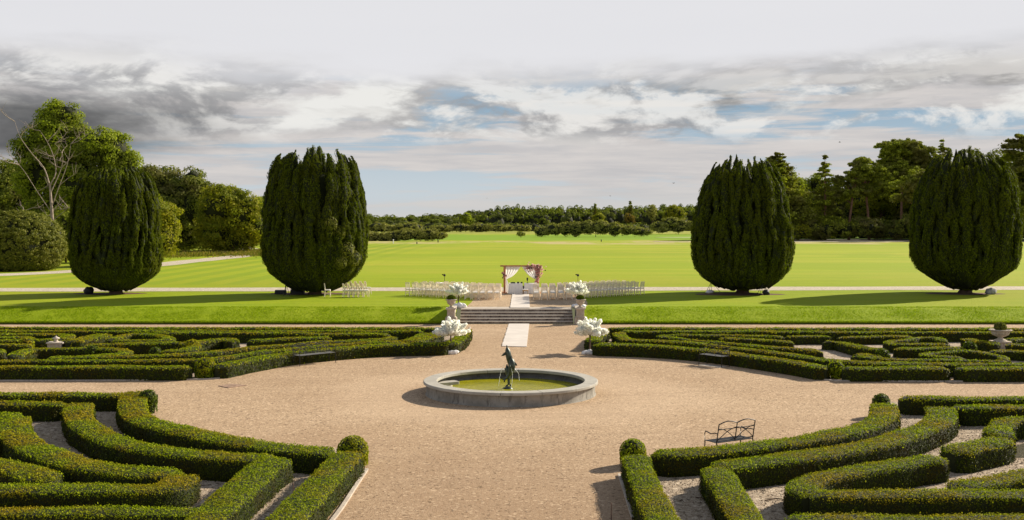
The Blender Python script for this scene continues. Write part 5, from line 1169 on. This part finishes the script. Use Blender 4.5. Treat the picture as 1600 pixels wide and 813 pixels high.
gorse('low gorse band in front of the distant wood at left', 640, [(600, 358, 24, 5), (640, 356, 22, 7), (590, 354, 16, 6), (690, 358, 20, 5), (720, 356, 16, 6), (750, 356, 18, 7), (785, 357, 20, 5), (815, 357, 16, 5)])

# the distant wood: one mass, with the few trees one can tell apart in front
def far_wood():
    b = MB(); r = np.random.default_rng(9); top = lambda u: np.interp(u, [400, 560, 600, 640, 690, 720, 750, 790, 830, 900, 1000, 1090, 1300, 1900, 2600], [334, 333, 335, 336, 335.5, 332, 328, 322, 321, 321, 320.5, 318, 318, 322, 330])
    for row, (Y, dens) in enumerate(((780, 1), (830, 1), (880, 1))):
        u = 380.0 if row else 380.0
        while u < 1900:
            rx = r.uniform(7, 14); u += rx * 1.05; tz = ZD(top(u) + (0, 4, 6)[row] * 0 + (10, 4, 0)[row] + r.normal(0, 1.6), Y); k = Y / F
            H = tz - TZ; x = XD(u, Y); yy = Y + r.normal(0, 8)
            b.blob((x, yy, H * .45), (rx * k * .85, rx * k * .8, H * .47), 1, 9, 6, .08, u)
            nl = r.integers(5, 9)
            for j in range(nl):
                a = r.uniform(0, 6.28); q = np.array([x + math.cos(a) * rx * k * .6, yy + math.sin(a) * rx * k * .6, H * r.uniform(.3, .86) + TZ]); cr = rx * k * r.uniform(.3, .52); n = 130; U = unit(n); U[:, 2] = np.abs(U[:, 2]) * .9 - .15
                b.leaves(q + U * cr * rng.uniform(.7, 1.05, (n, 1)), U, 1.25, 0, .5, .7)
            q = np.array([x, yy, H * .80 + TZ]); n = 150; U = unit(n); b.leaves(q + U * np.array([rx * k * .5, rx * k * .5, H * .19]), U + [0, 0, .5], 1.25, 0, .5, .7)
    for k in range(170):     # scrub along its foot
        Y = r.uniform(690, 760); u = r.uniform(380, 1900); q = np.array([XD(u, Y), Y, TZ + 1.5]); cr = np.array([r.uniform(4, 9), 4, r.uniform(2.5, 4.5)]); n = 150; U = unit(n); b.blob(q, cr * .8, 1, 9, 6, .1, u); b.leaves(q + U * cr, U, 1.1, 0, .5, .7)
    tag(b.build('distant_wood', [M['wood'], M['tree_core']]), kind='stuff')
far_wood()
g2 = 'single trees in front of the distant wood'
def far_tree(label, Y, lobes, mat, name='broadleaf_tree'): lobed(name, label, Y, 358, lobes, mat, clump=1.9, leaf=1.05, gz=TZ, group=g2, dens=1.1)
far_tree('small tawny tree in front of the distant wood, left of the right central yew', 735, [(984, 340, 7, 7), (986, 347, 5, 5)], 'tawny')
far_tree('yellow green round tree in the distant wood nearest the right central yew', 740, [(1052, 330, 11, 8), (1062, 334, 9, 8), (1044, 336, 8, 7)], 'maple')
far_tree('small brownish tree in the distant wood above the wide gorse thicket', 735, [(936, 341, 8, 8), (930, 346, 5, 6)], 'maple')
far_tree('pale slim tree in the distant wood with a visible trunk', 735, [(1018, 330, 7, 9), (1020, 338, 5, 6)], 'gorse')
far_tree('tall light green tree in the distant wood, above the arch', 742, [(728, 341, 8, 9), (734, 348, 6, 7)], 'ash')
conifer('spruce_tree', 'dark spruce spike standing above the distant wood', 985, 770, 313, 14, leaf=1.3, tiers=12, low=.3, tuft=.8); 
conifer('spruce_tree', 'leftmost small conifer top above the distant wood', 930, 775, 317, 13, leaf=1.3, tiers=10, low=.3, tuft=.8)
bpy.data.objects['spruce_tree.001']['group'] = g2; bpy.data.objects['spruce_tree.002']['group'] = g2

# things on the golf course, birds
for px, py, h, lab in ((614.5, 380.5, .9, 'white marker post on the field below the long gorse thicket'), (560 + 124 / 5.33 * 1, 379, .0, ''), (684.5, 379, .6, 'short dark marker post on the field right of the long gorse thicket'), (651.5, 381.5, .35, 'small dark tee marker on the field below the long gorse thicket'), (939.5, 378, .5, 'short dark marker post below the wide gorse thicket')):
    if not h: continue
    p = G(px, py, TZ); b = MB(); b.tube([(0, 0, -.4), (0, 0, h)], [.14, .12], 8); b.lathe([(.16, h), (.16, h + .12), (0, h + .2)], n=8); tag(b.build('marker_post', M['white_paint' if 'white' in lab else 'black'], loc=tuple(p)), lab, 'post')
for px, py, Y, s, lab in ((1052.5, 286.5, 230, .55, 'small dark bird flying left of the right central yew'), (1312, 222.5, 230, .5, 'small dark bird flying over the fir tree at right'), (953.5, 306.5, 260, .45, 'tiny bird flying low above the distant wood'), (761, 310, 260, .42, 'tiny bird flying left of centre above the distant wood')):
    b = MB(); b.tube([(-.5, 0, 0), (-.2, 0, .03), (.25, 0, .02), (.5, 0, 0)], [.01, .12, .10, .03], 8)
    for sg in (-1, 1): b.add([(-.15, 0, .02), (.2, 0, .02), (.1, sg * .55, .28), (-.12, sg * .5, .25), (-.1, sg * 1.0, .12)], [(0, 1, 2, 3), (3, 2, 4)])
    o = b.build('bird', M['bird'], loc=(XD(px, Y), Y, ZD(py, Y))); o.scale = (s,) * 3; o.rotation_euler = (0, 0, .6 + px); tag(o, lab, 'bird', 'birds in the sky')
